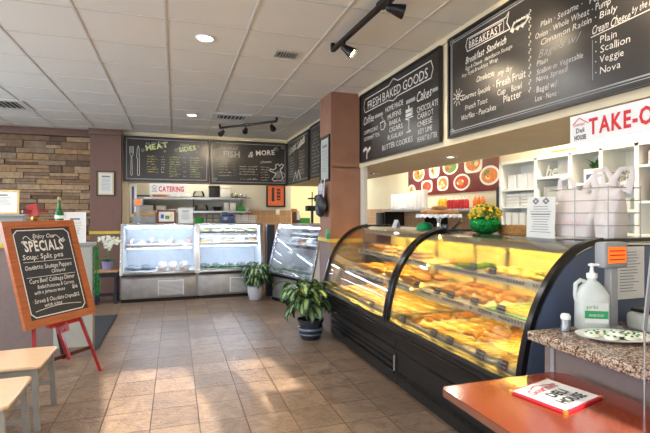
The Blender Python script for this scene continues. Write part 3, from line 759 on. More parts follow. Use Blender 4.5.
for i in range(3): put(pm, (.62 + i * .17, .20, .475), 0, 'white tray of pale pink meat at the front of the meat case deck', 'meat trays at the deck front', M=M1, scale=(1.05, 1, .75))
for i in range(5):
    put(pk, (.14 + i * .205, .56, 1.052), 0, 'black tray of pale salad on the top shelf of the salad case', 'black trays on the top shelf of the salad case', M=M2, scale=(1, 1, 1.5))
for i in range(5):
    put(pw if i % 2 else po, (.14 + i * .205, .48, .892), 0, ('white tray of pale salad' if i % 2 else 'white tray of orange smoked fish') + ' on the middle shelf of the salad case', ('pale' if i % 2 else 'orange') + ' trays on the middle shelf of the salad case', M=M2, scale=(1, 1, 1.5))
for i in range(5):
    put(pg, (.14 + i * .205, .36, .475), 0, 'white tray of grey film covered food on the deck of the salad case', 'film covered trays on the deck of the salad case', M=M2, scale=(1, 1, 1.5))
for i in range(6):
    put((pw, pg, pm)[i % 3], (.13 + i * .195, .54, 1.052), 0, ('white salad', 'grey film covered food', 'pale pink meat')[i % 3] + ' tray on the top shelf of the sideways case', ('salad', 'film covered', 'meat')[i % 3] + ' trays, top shelf of the sideways case', M=M3, scale=(1, 1, 1.4))
    put((pg, po, pw)[i % 3], (.13 + i * .195, .48, .892), 0, ('grey film covered food', 'orange fish', 'white salad')[i % 3] + ' tray on the middle shelf of the sideways case', ('film covered', 'fish', 'salad')[i % 3] + ' trays, middle shelf of the sideways case', M=M3, scale=(1, 1, 1.4))
    put((pw, pg, pg)[i % 3], (.13 + i * .195, .36, .475), 0, ('white salad', 'grey film covered food', 'grey film covered food')[i % 3] + ' tray on the deck of the sideways case', ('salad', 'film covered', 'film covered')[i % 3] + ' trays on the deck of the sideways case', M=M3, scale=(1, 1, 1.4))
def garnish(label, M, L, y, z, x0=.05):
    m = MB()
    for i in range(int(L * 170)):
        x, yy, a = random.uniform(x0, x0 + L), y + random.uniform(-.03, .03), random.uniform(0, 6.3); r = random.uniform(.015, .03); zz = z + random.uniform(.005, .03)
        m.add([tuple(M @ Vector((x + r * math.cos(a + k), yy + r * math.sin(a + k), zz + random.uniform(-.008, .02)))) for k in (0, 1.3, 2.6, 3.9, 5.2)], [(0, 1, 2, 3, 4)])
    return tag(m.build('lettuce_garnish', 'lettuce'), label, 'garnish', kind='stuff')
garnish('strip of leafy green garnish along the deck of the salad case', M2, .95, .20, .48)
garnish('strip of leafy green garnish along the deck of the sideways case', M3, 1.1, .20, .48)

# ================================================================== BAKERY CASES (curved glass)
CURV = [(1.63, .56), (1.645, .66), (1.675, .79), (1.72, .915), (1.79, 1.04), (1.875, 1.14), (1.97, 1.21), (2.06, 1.245), (2.15, 1.26)]
def cat(pts, n=4):
    out = []
    for i in range(len(pts) - 1):
        a = Vector(pts[max(i - 1, 0)]); b = Vector(pts[i]); c = Vector(pts[i + 1]); d = Vector(pts[min(i + 2, len(pts) - 1)])
        for k in range(n):
            t = k / n; out.append(tuple(.5 * ((2 * b) + (-a + c) * t + (2 * a - 5 * b + 4 * c - d) * t * t + (-a + 3 * b - 3 * c + d) * t ** 3)))
    return out + [pts[-1]]
CC = cat(CURV)
def bakery_case(label, y0, y1, near):
    t = thing('bakery_case', label, 'display case', (1.72, (y0 + y1) / 2, 0)); ox, oy = 1.72, (y0 + y1) / 2
    def bb(m, *a, **k): return m.build(*a, **k)
    T = Matrix.Translation((-ox, -oy, 0))
    def NM():
        m = MB(); m.M = T; return m
    low = [(1.80, 0), (2.54, 0), (2.54, .55), (1.64, .55), (1.625, .50), (1.655, .42), (1.70, .40), (1.72, .10), (1.72, .02)]
    m = NM(); m.prism(low, y0, y1); m.build('base_cabinet', 'case_black_panel', t)
    m = NM(); m.prism([(1.64, .505), (1.605, .515), (1.60, .545), (1.615, .565), (1.66, .565), (1.66, .505)], y0, y1); m.prism([(1.655, .47), (1.628, .475), (1.628, .485), (1.655, .49)], y0, y1)
    m.build('bumper_rail', 'rib_black', t)
    m = NM()
    for z in (.10, .155, .21) if not near else (.10,): m.prism([(1.72, z), (1.70, z + .006), (1.70, z + .03), (1.722, z + .036)], y0 + .04, y1 - .04)
    m.prism([(1.71, .30), (1.694, .305), (1.692, .32), (1.71, .325)], y0 + .02, y1 - .02)
    m.build('kick_ribs', 'case_black', t)
    m = NM(); m.box(1.66, 2.46, y0 + .02, y1 - .02, .55, .565); m.build('display_deck', 'warm_inner', t)
    m = NM(); m.box(2.46, 2.50, y0 + .02, y1 - .02, .55, 1.23); m.build('back_panel', 'warm_inner', t)
    m = NM(); m.sheet(CC, y0 + .035, y1 - .035, -.006); m.build('curved_glass', 'glass', t)
    m = NM(); m.box(2.13, 2.56, y0, y1, 1.235, 1.258, .004); m.build('top_panel', 'steel', t)
    m = NM(); m.box(2.115, 2.13, y0 + .03, y1 - .03, 1.185, 1.236); m.build('lamp_hood', 'shelf_silver', t)
    for yy in (y0 + .0175, y1 - .0175):
        m = NM(); m.sheet(CC, yy - .0175, yy + .0175, -.03); m.sheet([(2.15, 1.262), (2.56, 1.264)], yy - .0175, yy + .0175, -.02)
        m.build('end_rib', 'rib_black', t)
    poly = CC + [(2.54, 1.25), (2.54, 0), (1.80, 0), (1.72, .02), (1.70, .40), (1.64, .50)]
    for yy, mm in ((y0, 'navy'), (y1 - .016, 'navy_dark')) if near else ((y1 - .016, 'navy_dark'),):
        m = NM(); m.prism([(x + .012 if x < 2.1 else x, z - .008 if z > 1.2 else z) for x, z in poly] if True else poly, yy + .0, yy + .014)
        if near and yy == y0: m.build('end_panel', mm, t)
        else:
            m2 = NM(); m2.prism([(1.66, .56), (1.70, .56), (2.10, 1.225), (2.06, 1.225)], yy, yy + .01)
    shelves = []
    for z, x0 in ((.79, 1.87), (.985, 2.03)):
        s = NM(); s.box(x0, 2.44, y0 + .05, y1 - .05, z, z + .01); sh = s.build('shelf', 'shelf_silver', t)
        s = NM(); s.box(x0 - .010, x0, y0 + .05, y1 - .05, z - .022, z + .020, mi=0)
        k = y0 + .1
        while k < y1 - .12:
            s.box(x0 - .012, x0 - .0095, k, k + .012, z - .006, z + .016, mi=1); k += .026 if random.random() > .12 else .09
        s.build('price_rail', ['shelf_silver', 'black_plastic'], sh)
        s = NM(); s.tube([(x0 + .035, y0 + .1, z - .012), (x0 + .035, y1 - .1, z - .012)], .009, 8); s.build('lamp_tube', 'tube_warm', sh)
    m = NM(); m.tube([(2.175, y0 + .1, 1.212), (2.175, y1 - .1, 1.212)], .014, 8); m.build('lamp_tube', 'tube_warm', t)
    m = NM()
    for yy in (y0 + (y1 - y0) * .35, y0 + (y1 - y0) * .72): m.box(2.43, 2.46, yy, yy + .03, .57, 1.22)
    m.build('shelf_standards', 'steel_dull', t)
    return t
bakery_case('black curved glass pastry case nearest the granite counter', 1.80, 3.30, True)
bakery_case('black curved glass pastry case nearest the brown pillar', 3.31, 4.92, False)
m = MB(); m.tube([(1.69, 3.305, .14), (1.69, 3.305, .27)], .009, 8)
tag(m.build('joining_strip', 'steel'), 'narrow metal strip joining the two pastry cases', 'strip')

# pastries
def ptag(o, cat): o['category'] = cat; return o
t = MB()
def crescent():
    m = MB(); pts = []; rs = []
    for i in range(9):
        a = (i / 8 - .5) * 2.2; pts.append((.045 * math.sin(a), .02 - .04 * math.cos(a) + .02, .018)); rs.append(.006 + .015 * math.cos((i / 8 - .5) * PI) * (1.0 if i % 2 else .85))
    m.tube(pts, rs, 8); return m
P_ROLL = ptag(crescent().build('rolled_pastry', 'pastry_brown'), 'pastry')
m = MB(); m.lathe([(.0, .006), (.04, .0), (.048, .01), (.044, .02), (.03, .024)], n=14, wob=.03); m.mi = 1; m.blob((0, 0, .022), (.024, .024, .008), 9, 5)
P_DAN = ptag(m.build('danish', ['pastry_gold', 'icing']), 'pastry')
m = MB(); m.blob((0, 0, .012), (.15, .075, .016), 16, 6, .08); 
for i in range(6): m.tube([(-.11 + i * .044, -.055, .022), (-.09 + i * .044, .05, .023)], .008, 6, mi=1)
P_FLAT = ptag(m.build('flat_pastry', ['dough_pale', 'pastry_gold']), 'pastry')
m = MB(); m.blob((0, 0, .03), (.14, .045, .034), 16, 8, .06)
for i in range(7): m.bar((-.10 + i * .033, -.03, .055), (-.09 + i * .033, .03, .055), .006, .01, mi=1)
P_LOAF = ptag(m.build('braided_loaf', ['pastry_brown', 'pastry_gold']), 'loaf')
m = MB(); m.lathe([(.0, 0), (.032, .0), (.034, .006), (.026, .012), (.0, .014)], n=14, wob=.04)
P_COOK = ptag(m.build('cookie', ['pastry_gold']), 'cookie')
m = MB(); m.lathe([(.0, 0), (.026, .0), (.034, .035), (.038, .04)], n=14, wob=.04); m.mi = 1; m.blob((0, 0, .045), (.04, .04, .022), 12, 6, .1)
P_MUF = ptag(m.build('muffin', ['pastry_gold', 'pastry_dark']), 'muffin')
m = MB(); m.lathe([(.10, 0), (.10, .045), (.098, .055), (0, .058)], n=24); m.mi = 1; m.lathe([(.101, .02), (.103, .03), (.101, .04)], n=24)
for i in range(8): m.blob((.08 * math.cos(i * PI / 4), .08 * math.sin(i * PI / 4), .06), (.014, .014, .012), 7, 4)
P_CAKE = ptag(m.build('iced_cake', ['pastry_brown', 'icing']), 'cake')
def tray_obj(name, label, x0, x1, y0, y1, z, m_='white_plastic', group=None):
    m = MB(); m.box(x0, x1, y0, y1, z, z + .008); e = .006
    m.box(x0, x0 + e, y0, y1, z, z + .018); m.box(x1 - e, x1, y0, y1, z, z + .018); m.box(x0, x1, y0, y0 + e, z, z + .018); m.box(x0, x1, y1 - e, y1, z, z + .018)
    return tag(m.build(name, m_), label, 'tray', group)
def fill(proto, xs, ys, z, label, group, rz=0, jr=.3, jp=.006, sc=(.9, 1.1)):
    for x in xs:
        for y in ys:
            put(proto, (x + random.uniform(-jp, jp), y + random.uniform(-jp, jp), z + random.uniform(0, .002)), rz + random.uniform(-jr, jr), label, group, scale=random.uniform(*sc))
def rng(a, b, n): return [a + (b - a) * (i + .5) / n for i in range(n)]
D = .565 + .009
N_ = 'near pastry case'
# near case, deck (four trays of different goods running away from the viewer)
tray_obj('pastry_tray', 'white deck tray of round pale danishes beside the end panel of the near pastry case', 1.70, 2.38, 1.85, 2.10, .565)
fill(P_FLAT, (1.80, 1.97, 2.14, 2.30), rng(1.86, 2.10, 1), D, 'large flat pale pastry on the deck tray beside the end panel', 'flat pastries beside the end panel', PI / 2, .1)
tray_obj('pastry_tray', 'white deck tray of flat golden pastries, second from the end panel of the near case', 1.70, 2.38, 2.12, 2.40, .565)
fill(P_FLAT, (1.80, 1.97, 2.14, 2.30), rng(2.13, 2.40, 1), D, 'large flat pale pastry on the second deck tray from the end panel', 'flat pastries on the second tray', PI / 2, .15)
tray_obj('pastry_tray', 'white deck tray of little brown rolled pastries in the middle of the near case', 1.70, 2.38, 2.42, 2.72, .565)
fill(P_ROLL, rng(1.88, 2.36, 5), rng(2.43, 2.70, 3), D, 'small brown rolled pastry on the middle deck tray of the near case', 'rolled pastries on the middle deck tray', 0, 3)
fill(P_FLAT, (1.78,), (2.57,), D, 'long flat pale pastry at the front of the tray of brown rolls', None, PI / 2, .05)
tray_obj('pastry_tray', 'white deck tray of round golden danishes in the near case', 1.70, 2.38, 2.74, 3.0, .565)
fill(P_DAN, rng(1.72, 2.36, 6), rng(2.75, 2.99, 2), D, 'round golden danish on the deck of the near pastry case', 'danishes on the near case deck', 0, 3, .004, (1.05, 1.2))
tray_obj('pastry_tray', 'white deck tray of golden rolls beside the joint of the two pastry cases', 1.70, 2.38, 3.02, 3.25, .565)
fill(P_ROLL, rng(1.72, 2.36, 7), rng(3.03, 3.24, 2), D, 'brown rolled pastry on the deck beside the joint of the two cases', 'rolls beside the case joint', 0, 3)
# near case, middle shelf
Z = .80
tray_obj('pastry_tray', 'pale green lined tray on the middle shelf of the near pastry case', 1.88, 2.36, 1.92, 2.42, Z, 'green_paper')
fill(P_COOK, rng(1.92, 2.34, 5), rng(1.95, 2.40, 5), Z + .009, 'small pale cookie on the green lined tray', 'cookies on the green lined tray', 0, 3)
tray_obj('pastry_tray', 'white tray of stacked brown rolls on the middle shelf of the near pastry case', 1.88, 2.38, 2.46, 3.2, Z)
fill(P_ROLL, rng(1.90, 2.36, 4), rng(2.48, 3.18, 7), Z + .009, 'brown rolled pastry on the middle shelf of the near case', 'rolls on the middle shelf', 0, 3, sc=(1.0, 1.25))
fill(P_ROLL, rng(1.96, 2.32, 2), rng(2.55, 3.1, 5), Z + .038, 'brown rolled pastry on top of the heap on the middle shelf', 'top layer of rolls, middle shelf', 0, 3)
# near case, top shelf
Z = .995
tray_obj('pastry_tray', 'white tray of danishes on the top shelf of the near pastry case', 2.04, 2.40, 1.88, 2.75, Z)
fill(P_DAN, rng(2.06, 2.40, 3), rng(1.92, 2.74, 7), Z + .009, 'round golden danish on the top shelf of the near case', 'danishes on the top shelf', 0, 3)
fill(P_LOAF, (2.2,), (3.12,), Z + .002, 'brown braided loaf on the top shelf beside the case joint', None, .2)
def leafy(name, label, x0, x1, y0, y1, z, n):
    m = MB()
    for i in range(n):
        x, y, a = random.uniform(x0, x1), random.uniform(y0, y1), random.uniform(0, 6.3); r = random.uniform(.025, .045); zz = z + random.uniform(.004, .035)
        m.add([(x, y, zz - .003)] + [(x + r * math.cos(a + k * .9), y + r * math.sin(a + k * .9), zz + (.012 if k % 2 else -.006)) for k in range(7)], [(0, k + 1, (k + 1) % 7 + 1) for k in range(7)])
    return tag(m.build(name, 'lettuce'), label, 'garnish', kind='stuff')
leafy('lettuce_garnish', 'heap of green lettuce leaves on the top shelf of the near pastry case', 2.06, 2.3, 2.80, 3.02, .998, 60)
leafy('lettuce_garnish', 'green lettuce leaves along the top shelf beside the end panel', 2.08, 2.3, 1.9, 2.2, 1.02, 30)
# far case
tray_obj('pastry_tray', 'white deck tray of pale flat pastries in the far pastry case', 1.70, 2.38, 3.36, 4.10, .565)
fill(P_FLAT, (1.82, 2.0, 2.18), rng(3.38, 4.08, 4), D, 'flat pale pastry on the deck of the far pastry case', 'flat pastries, far case deck', PI / 2, .2)
tray_obj('pastry_tray', 'white deck tray of danishes beside the pillar end of the far pastry case', 1.70, 2.38, 4.14, 4.86, .565)
fill(P_DAN, rng(1.72, 2.3, 5), rng(4.16, 4.84, 6), D, 'round golden danish on the deck of the far pastry case', 'danishes, far case deck', 0, 3)
Z = .80
fill(P_LOAF, (1.98, 2.14, 2.30), rng(3.45, 4.75, 4), Z + .002, 'brown braided loaf on the middle shelf of the far pastry case', 'loaves, far case middle shelf', PI / 2, .15)
Z = .995
fill(P_CAKE, (2.22,), rng(3.6, 4.5, 3), Z, 'round brown cake with white icing dots on the top shelf of the far case', 'cakes on the far case top shelf', 0, 1)
fill(P_MUF, rng(2.08, 2.36, 3), rng(4.45, 4.82, 4), Z, 'golden muffin on the top shelf beside the pillar end', 'muffins, far case top shelf', 0, 2)
# price tags
t0 = thing('price_tag', 'x', 'price tag')
Q = Plane((0, 0, 0), (0, -1, 0), (-.35, 0, .94)); Q.V = Vector((.30, 0, .95)).normalized(); Q.N = Q.U.cross(Q.V)
m = MB(); slab(m, Q, -.040, .040, 0, .052, -.002, 0); m.build('card', 'black_plastic', t0)
m = MB(); text(m, Q, 'Plain', 0, .030, .024, 'c', w=2, fit=.064); text(m, Q, '$9.99', 0, .006, .020, 'c', w=2, fit=.060); m.build('white_lettering', 'white_paper', t0)
TAGS = [(1.682, 3.156, .57, 'on the deck beside the joint of the cases'), (1.682, 2.72, .57, 'on the deck in front of the danish tray'), (1.682, 2.53, .57, 'on the deck in front of the brown rolls'), (1.682, 2.22, .57, 'on the deck in front of the flat golden pastries'), (1.682, 2.03, .57, 'on the deck nearest the end panel'),
        (1.855, 3.25, .815, 'on the middle shelf rail beside the case joint'), (1.855, 2.95, .815, 'on the middle shelf rail left of centre'), (1.855, 2.77, .815, 'on the middle shelf rail before the heap of rolls'), (1.855, 2.51, .815, 'on the middle shelf rail beside the green tray'), (1.855, 2.255, .815, 'on the middle shelf rail nearest the end panel'),
        (2.015, 2.74, 1.01, 'on the top shelf rail beside the lettuce'), (2.015, 2.53, 1.01, 'on the top shelf rail in front of the danishes'), (1.682, 3.75, .57, 'on the deck of the far pastry case')]
for x, y, z, l in TAGS: put(t0, (x, y, z), 0, 'small black price tag ' + l)

# things standing on top of the pastry cases
ZT = 1.2605
m = MB(); m.lathe([(.085, 0), (.088, .012), (.080, .02), (.072, .05), (.045, .068), (0, .072)], n=26)
tag(m.build('plastic_lid', 'green_plastic', None, (2.28, 3.82, ZT)), 'green dome shaped plastic lid on the far pastry case', 'lid')
t = thing('cake_stand', 'chrome cake stand with a paper doily on the pastry case', 'cake stand', (2.33, 3.66, ZT))
MB().lathe([(.075, 0), (.07, .01), (.022, .03), (.014, .07), (.03, .115), (.05, .125), (0, .126)], n=24).build('pedestal', 'chrome', t)
MB().lathe([(0, .126), (.17, .127), (.18, .140), (.175, .142), (0, .134)], n=30).build('plate', 'chrome', t)
m = MB(); vs = []; n = 48
for k in range(n):
    a = 2 * PI * k / n; r = .155 + (.05 if k % 2 else .03) * 1; vs.append((r * math.cos(a), r * math.sin(a), .150 if k % 2 else .138))
for k in range(n): a = 2 * PI * k / n; vs.append((.14 * math.cos(a), .14 * math.sin(a), .146))
for k in range(n): a = 2 * PI * k / n; r = .21; vs.append((r * math.cos(a), r * math.sin(a), .112 if k % 2 else .128))
fs = [(k, (k + 1) % n, n + (k + 1) % n, n + k) for k in range(n)] + [(2 * n + k, 2 * n + (k + 1) % n, (k + 1) % n, k) for k in range(n)] + [tuple(range(n, 2 * n))]
m.add(vs, fs); m.build('doily', 'doily', t)
for i, (x, y, r) in enumerate([(-.08, .07, .3), (.06, .08, 1.2), (-.02, -.02, .8), (.08, -.06, 2.2), (-.09, -.07, 1.9), (.01, .0, 0)]):
    put(P_LOAF, (2.33 + x, 3.66 + y, ZT + .148 + (.04 if i == 5 else 0)), r, 'brown glazed roll heaped on the cake stand' if i < 5 else 'brown glazed roll on top of the heap on the cake stand', 'rolls on the cake stand' if i < 5 else None, scale=.62)
def smallsign(label, x, y, lines, W=.09, H=.065, m_='black_plastic', tm='chalk_white', rz=0):
    t = thing('counter_sign', label, 'sign', (x, y, ZT), rz)
    Q = Plane((0, 0, 0), (0, -1, 0), (0, 0, 1)); m = MB(); slab(m, Q, -W / 2, W / 2, 0, H, -.006, 0); m.box(-.0, .03, -W / 2, W / 2, 0, .004); m.build('card', m_, t)
    m = MB()
    for i, s in enumerate(lines): text(m, Q, s, 0, H * (.62 - .33 * i), H * .3, 'c', w=1)
    m.build('lettering', tm, t)
    return t
smallsign('small black sign card beside the flower pot on the pastry case', 2.16, 3.30, ['Thank', 'you'])
t = thing('card_reader', 'small black card machine with an angled stalk beside the cake stand', 'card reader', (2.32, 3.42, ZT), .2)
m = MB(); m.box(-.05, .05, -.03, .03, 0, .02, .004); m.bar((0, 0, .02), (.0, -.10, .09), .03, .012); m.build('body', 'black_plastic', t)
t = thing('folded_card', 'small pink and white folded card on the far pastry case', 'card', (2.3, 4.45, ZT))
m = MB(); m.add([(-.03, -.05, 0), (-.03, .05, 0), (0, .045, .085), (0, -.045, .085), (.03, -.05, 0), (.03, .05, 0)], [(0, 1, 2, 3), (3, 2, 5, 4)]); m.build('card', 'white_paper', t)
m = MB(); m.blob((-.02, 0, .03), (.006, .015, .012), 8, 5); m.build('print', 'bag_pink', t)
# flower pot in green foil with yellow mums
t = thing('potted_mums', 'yellow chrysanthemums in shiny green foil on the pastry case', 'flower pot', (2.24, 2.88, ZT))
m = MB(); m.lathe([(.05, 0), (.088, .018), (.110, .05), (.116, .08), (.110, .115), (.092, .13), (.08, .125)], n=26, wob=.05); m.build('foil_wrap', 'foil_green', t)
m = MB()
for i in range(170):
    a = random.uniform(0, 2 * PI); ph = random.uniform(0, 1.75); r = .100
    c = Vector((r * math.sin(ph) * math.cos(a) * 1.12, r * math.sin(ph) * math.sin(a) * 1.12, .135 + .085 * math.cos(ph)))
    for k in range(2): m.blob((c.x + random.uniform(-.006, .006), c.y + random.uniform(-.006, .006), c.z + random.uniform(-.004, .004)), (.013, .013, .010), 6, 4, .4, mi=0 if random.random() > .3 else 1)
m.build('blossoms', ['petal_yellow', 'leaf_mid'], t)
# wicker basket
t = thing('wicker_basket', 'low woven basket with napkins behind the paper menu', 'basket', (2.42, 2.70, ZT))
m = MB()
for i in range(6): m.tube([(.10 * math.cos(a), .20 * math.sin(a), .006 + i * .011) for a in [k * 2 * PI / 24 for k in range(25)]], .007, 6, False)
for k in range(24): a = k * 2 * PI / 24; m.tube([(.102 * math.cos(a), .202 * math.sin(a), 0), (.105 * math.cos(a), .205 * math.sin(a), .07)], .005, 6)
m.box(-.08, .08, -.16, .16, 0, .006)
m.build('woven_body', 'wicker', t)
m = MB(); m.blob((0, 0, .035), (.07, .15, .03), 14, 6, .2); m.build('wrapped_rolls', 'pastry_dark', t)
# paper menu standing
t = thing('paper_menu', 'white printed menu sheet standing on the pastry case', 'menu', (2.19, 2.285, ZT), .05)
Q = Plane((0, .11, 0), (0, -1, 0), (.04, 0, 1)); m = MB(); slab(m, Q, 0, .22, 0, .26, -.003, 0); m.build('sheet', 'white_paper', t)
m = MB(); stroke(m, Q, [(.05, .235), (.07, .25), (.09, .235), (.07, .22)], .012, closed=True); stroke(m, Q, [(.13, .235), (.15, .25), (.17, .235), (.15, .22)], .012, closed=True)
for i in range(11): l = random.uniform(.05, .085); stroke(m, Q, [(.11 - l, .20 - i * .016), (.11 + l, .20 - i * .016)], .0035 if i != 3 else .008)
m.build('print', 'print_grey', t)

# wire rack with carrier bags
t = thing('wire_rack', 'silver wire basket rack holding carrier bags on the pastry case', 'rack', (2.34, 2.05, ZT))
m = MB(); a, b = .12, .215
for z in (.02, .09, .16, .23, .30): m.tube([(-a, -b, z), (a, -b, z), (a, b, z), (-a, b, z), (-a, -b, z)], .0028 if z not in (.02, .30) else .004, 6, False)
for x, y in ((-a, -b), (a, -b), (a, b), (-a, b), (-a, 0), (a, 0)): m.tube([(x, y, 0), (x, y, .31)], .0032, 6)
for k in range(9): m.tube([(-a, -b + k * 2 * b / 8, .02), (a, -b + k * 2 * b / 8, .02)], .003, 6)
m.build('wire_frame', 'steel_dull', t)
def bag(label, loc, rz, W, H, T, logo):
    t = thing('carrier_bag', label, 'bag', loc, rz)
    m = MB(); n, r = 28, 14; vs = []; ph = random.random() * 6
    sg = lambda v: math.copysign(abs(v) ** .55, v)
    for j in range(r + 1):
        q = j / r; wd = W / 2 * (.9 + .18 * math.sin(q * 2.6) - .25 * max(0, q - .75)); th = T / 2 * (1 - .80 * max(0, q - .35) / .65)
        for i in range(n):
            an = 2 * PI * i / n; ww = 1 + .05 * math.sin(7 * an + 5 * q + ph) + .03 * math.sin(13 * an - 9 * q)
            vs.append((th * ww * sg(math.cos(an)), wd * (1 + .02 * math.sin(9 * q + ph)) * sg(math.sin(an)), H * q * .76 + (.02 * math.sin(4 * an + ph) if j == r else 0)))
    fs = [(j * n + i, j * n + (i + 1) % n, (j + 1) * n + (i + 1) % n, (j + 1) * n + i) for j in range(r) for i in range(n)]
    m.add(vs, fs, True); m.add(vs[:n], [tuple(range(n))])
    m.build('bag_body', 'bag_white', t)
    for s, lean in ((1, .02), (-1, -.05)):
        m = MB(); c = s * W * .30; pts = [(.0, c - .04, H * .66), (.012, c - .045 + lean * .5, H * .86), (.01, c - .02 + lean, H * 1.0), (-.008, c + .03 + lean, H * .98), (-.01, c + .045 + lean * .5, H * .84), (.0, c + .04, H * .66)]
        m.tube(pts, [.030, .018, .013, .013, .018, .030], 8, flat=.35); m.build('handle', 'bag_white', t)
    if logo:
        Q = Plane((-T / 2 - .010, .09, .07), (0, -1, 0), (0, 0, 1)); m = MB(); text(m, Q, 'DELI HOUSE', 0, 0, .05, fit=.19, w=1); m.build('logo_lettering', 'bag_pink', t)
bag('bulging white carrier bag with faint pink lettering in the wire rack', (2.33, 2.12, ZT + .01), 0, .27, .37, .17, True)
bag('narrow white carrier bag in the wire rack, nearest the counter scale', (2.34, 1.915, ZT + .01), .1, .13, .40, .15, False)

# ================================================================== GRANITE COUNTER
t = thing('service_counter', 'granite topped service counter beside the orange table', 'counter', (1.9, 1.0, 0))
m = MB(); m.box(-.365, .9, -1.0, .68, .838, .88, .008); m.build('granite_top', 'granite', t)
m = MB(); m.box(-.28, .88, -1.0, .66, 0, .838); m.build('counter_body', 'mauve', t)
m = MB(); m.box(-.288, -.28, .17, .25, .62, .72); m.box(-.288, -.28, .60, .62, .03, .83); m.build('wall_plate', 'cap_grey', t)
# support rod
t = thing('counter_rod', 'thin metal rod and flat arm rising beside the counter edge', 'rod', (1.52, 1.12, .64))
m = MB(); m.tube([(.09, .08, 0), (.04, .03, .0), (.0, .0, .0)], .007, 8); m.tube([(0, 0, -.03), (0, 0, .42)], .0035, 8); m.build('rod', 'steel', t)
m = MB(); m.tube([(0, 0, -.035), (0, 0, -.015)], .010, 12); m.tube([(0, 0, .02), (0, 0, .03)], .009, 12); m.build('rod_end', 'chrome', t)
m = MB(); m.bar((0, 0, .38), (.02, -.045, .95), .016, .006); m.build('flat_arm', 'cap_grey', t)
# soap jug
t = thing('pump_jug', 'white translucent gallon jug with pump and green label', 'jug', (1.835, 1.60, .88), R(-30))
t.scale = (.88, .88, .93)
m = MB(); vs = []; n = 28
prof = [(.0, .0), (.92, .0), (1., .012), (1., .12), (1., .16), (.97, .18), (.72, .215), (.42, .238), (.28, .245), (.28, .262)]
for r, z in prof:
    for k in range(n):
        a = 2 * PI * k / n; sg = lambda v: math.copysign(abs(v) ** .62, v)
        e = 1 if r < .8 and z > .2 else 0
        cx = math.cos(a) if e else sg(math.cos(a)); cy = math.sin(a) if e else sg(math.sin(a))
        vs.append((.078 * r * cx, .062 * r * cy * (1.25 if e else 1), z))
fs = [(i * n + k, i * n + (k + 1) % n, (i + 1) * n + (k + 1) % n, (i + 1) * n + k) for i in range(len(prof) - 1) for k in range(n)]
m.add(vs, fs, True); m.build('jug_body', 'jug_liquid', t)
m = MB(); m.tube([(-.028, 0, .235), (-.055, 0, .245), (-.078, 0, .225), (-.080, 0, .17), (-.074, 0, .14)], .011, 10); m.build('jug_handle', 'jug_liquid', t)
m = MB(); m.lathe([(.026, .258), (.026, .28), (.012, .284), (.008, .30), (.008, .315), (.018, .318), (.018, .326), (.006, .330)], n=18); m.tube([(0, 0, .322), (.045, 0, .322), (.06, 0, .312)], .007, 8)
m.build('pump', 'white_plastic', t)
Q = Plane((-.055, -.0635, .045), (1, 0, 0), (0, 0, 1)); m = MB(); slab(m, Q, 0, .11, 0, .10, 0, .001, 0); slab(m, Q, .0, .11, .022, .060, .001, .0018, 1)
text(m, Q, 'gordol', .008, .07, .026, w=1, mi=1, fit=.055); text(m, Q, 'HAND SOAP', .02, .032, .018, w=1, mi=0, fit=.07, h=.003)
m.build('printed_label', ['white_paper', 'green_plastic'], t)
# shaker
t = thing('glass_shaker', 'small clear shaker with a white cap beside the pump jug', 'shaker', (1.70, 1.62, .88))
m = MB(); m.lathe([(.022, 0), (.024, .006), (.021, .02), (.020, .05), (.0185, .055)], n=16); m.build('glass_body', 'cloudy_plastic', t)
m = MB(); m.lathe([(.018, .002), (.018, .03), (0, .032)], n=14); m.build('salt', 'white_matte', t)
m = MB(); m.lathe([(.021, .054), (.022, .068), (.016, .078), (0, .08)], n=16); m.build('cap', 'white_plastic', t)
# plate of cookies
t = thing('oval_plate', 'white oval plate on the granite counter beside the pump jug', 'plate', (1.775, 1.435, .88), R(-25))
MB().lathe([(0, .004), (.09, .003), (.11, .010), (.155, .020), (.157, .023), (.11, .014), (0, .009)], n=40, sy=.68).build('dish', 'dish_white', t)
m = MB(); m.lathe([(.0, .0), (.030, .001), (.028, .012), (.012, .018), (.0, .020)], n=12, wob=.08); m.mi = 1
for k in range(5): m.blob((.02 * math.cos(k * 1.26), .02 * math.sin(k * 1.26), .015), (.007, .007, .004), 6, 4)
P_GC = ptag(m.build('iced_cookie', ['icing', 'green_plastic']), 'cookie')
for i, (x, y) in enumerate([(-.09, .01), (-.045, .035), (-.03, -.03), (.015, .02), (.05, -.025), (.07, .03), (.10, .0), (.0, -.015)]):
    c, s_ = math.cos(R(-25)), math.sin(R(-25))
    put(P_GC, (1.775 + x * c - y * s_, 1.435 + x * s_ + y * c, .893 + (.012 if i == 7 else 0)), i, 'white cookie with green sprinkles on the oval plate' if i < 7 else 'white and green cookie on top of the others on the oval plate', 'cookies on the oval plate' if i < 7 else None)
m = MB(); vs = []; n = 30
# counter scale
t = thing('counter_scale', 'grey deli scale with an orange lit display on a pole', 'scale', (1.93, 1.58, .88))
m = MB(); m.box(-.022, .022, -.018, .018, 0, .30, .004); m.box(-.04, .04, -.03, .03, 0, .015, .004); m.build('pole', 'cap_grey', t)
m = MB(); m.box(-.072, .072, -.03, .03, .285, .405, .012); m.M = Matrix.Identity(4); m.build('display_head', 'cap_grey', t)
Q = Plane((-.065, -.0305, .298), (1, 0, 0), (0, 0, 1)); m = MB(); slab(m, Q, .01, .12, .012, .085, 0, .001); m.build('display_screen', 'display_orange', t)
m = MB()
for i in range(3): stroke(m, Q, [(.02, .028 + i * .02), (.11, .028 + i * .02)], .006)
m.build('display_digits', 'menu_red', t)
m = MB(); m.box(.06, .42, -.34, -.02, .0, .085, .02); m.build('scale_body', 'grey_panel', t)
m = MB(); m.box(.08, .42, -.32, -.03, .085, .10, .006); m.build('weighing_plate', 'black_metal', t)
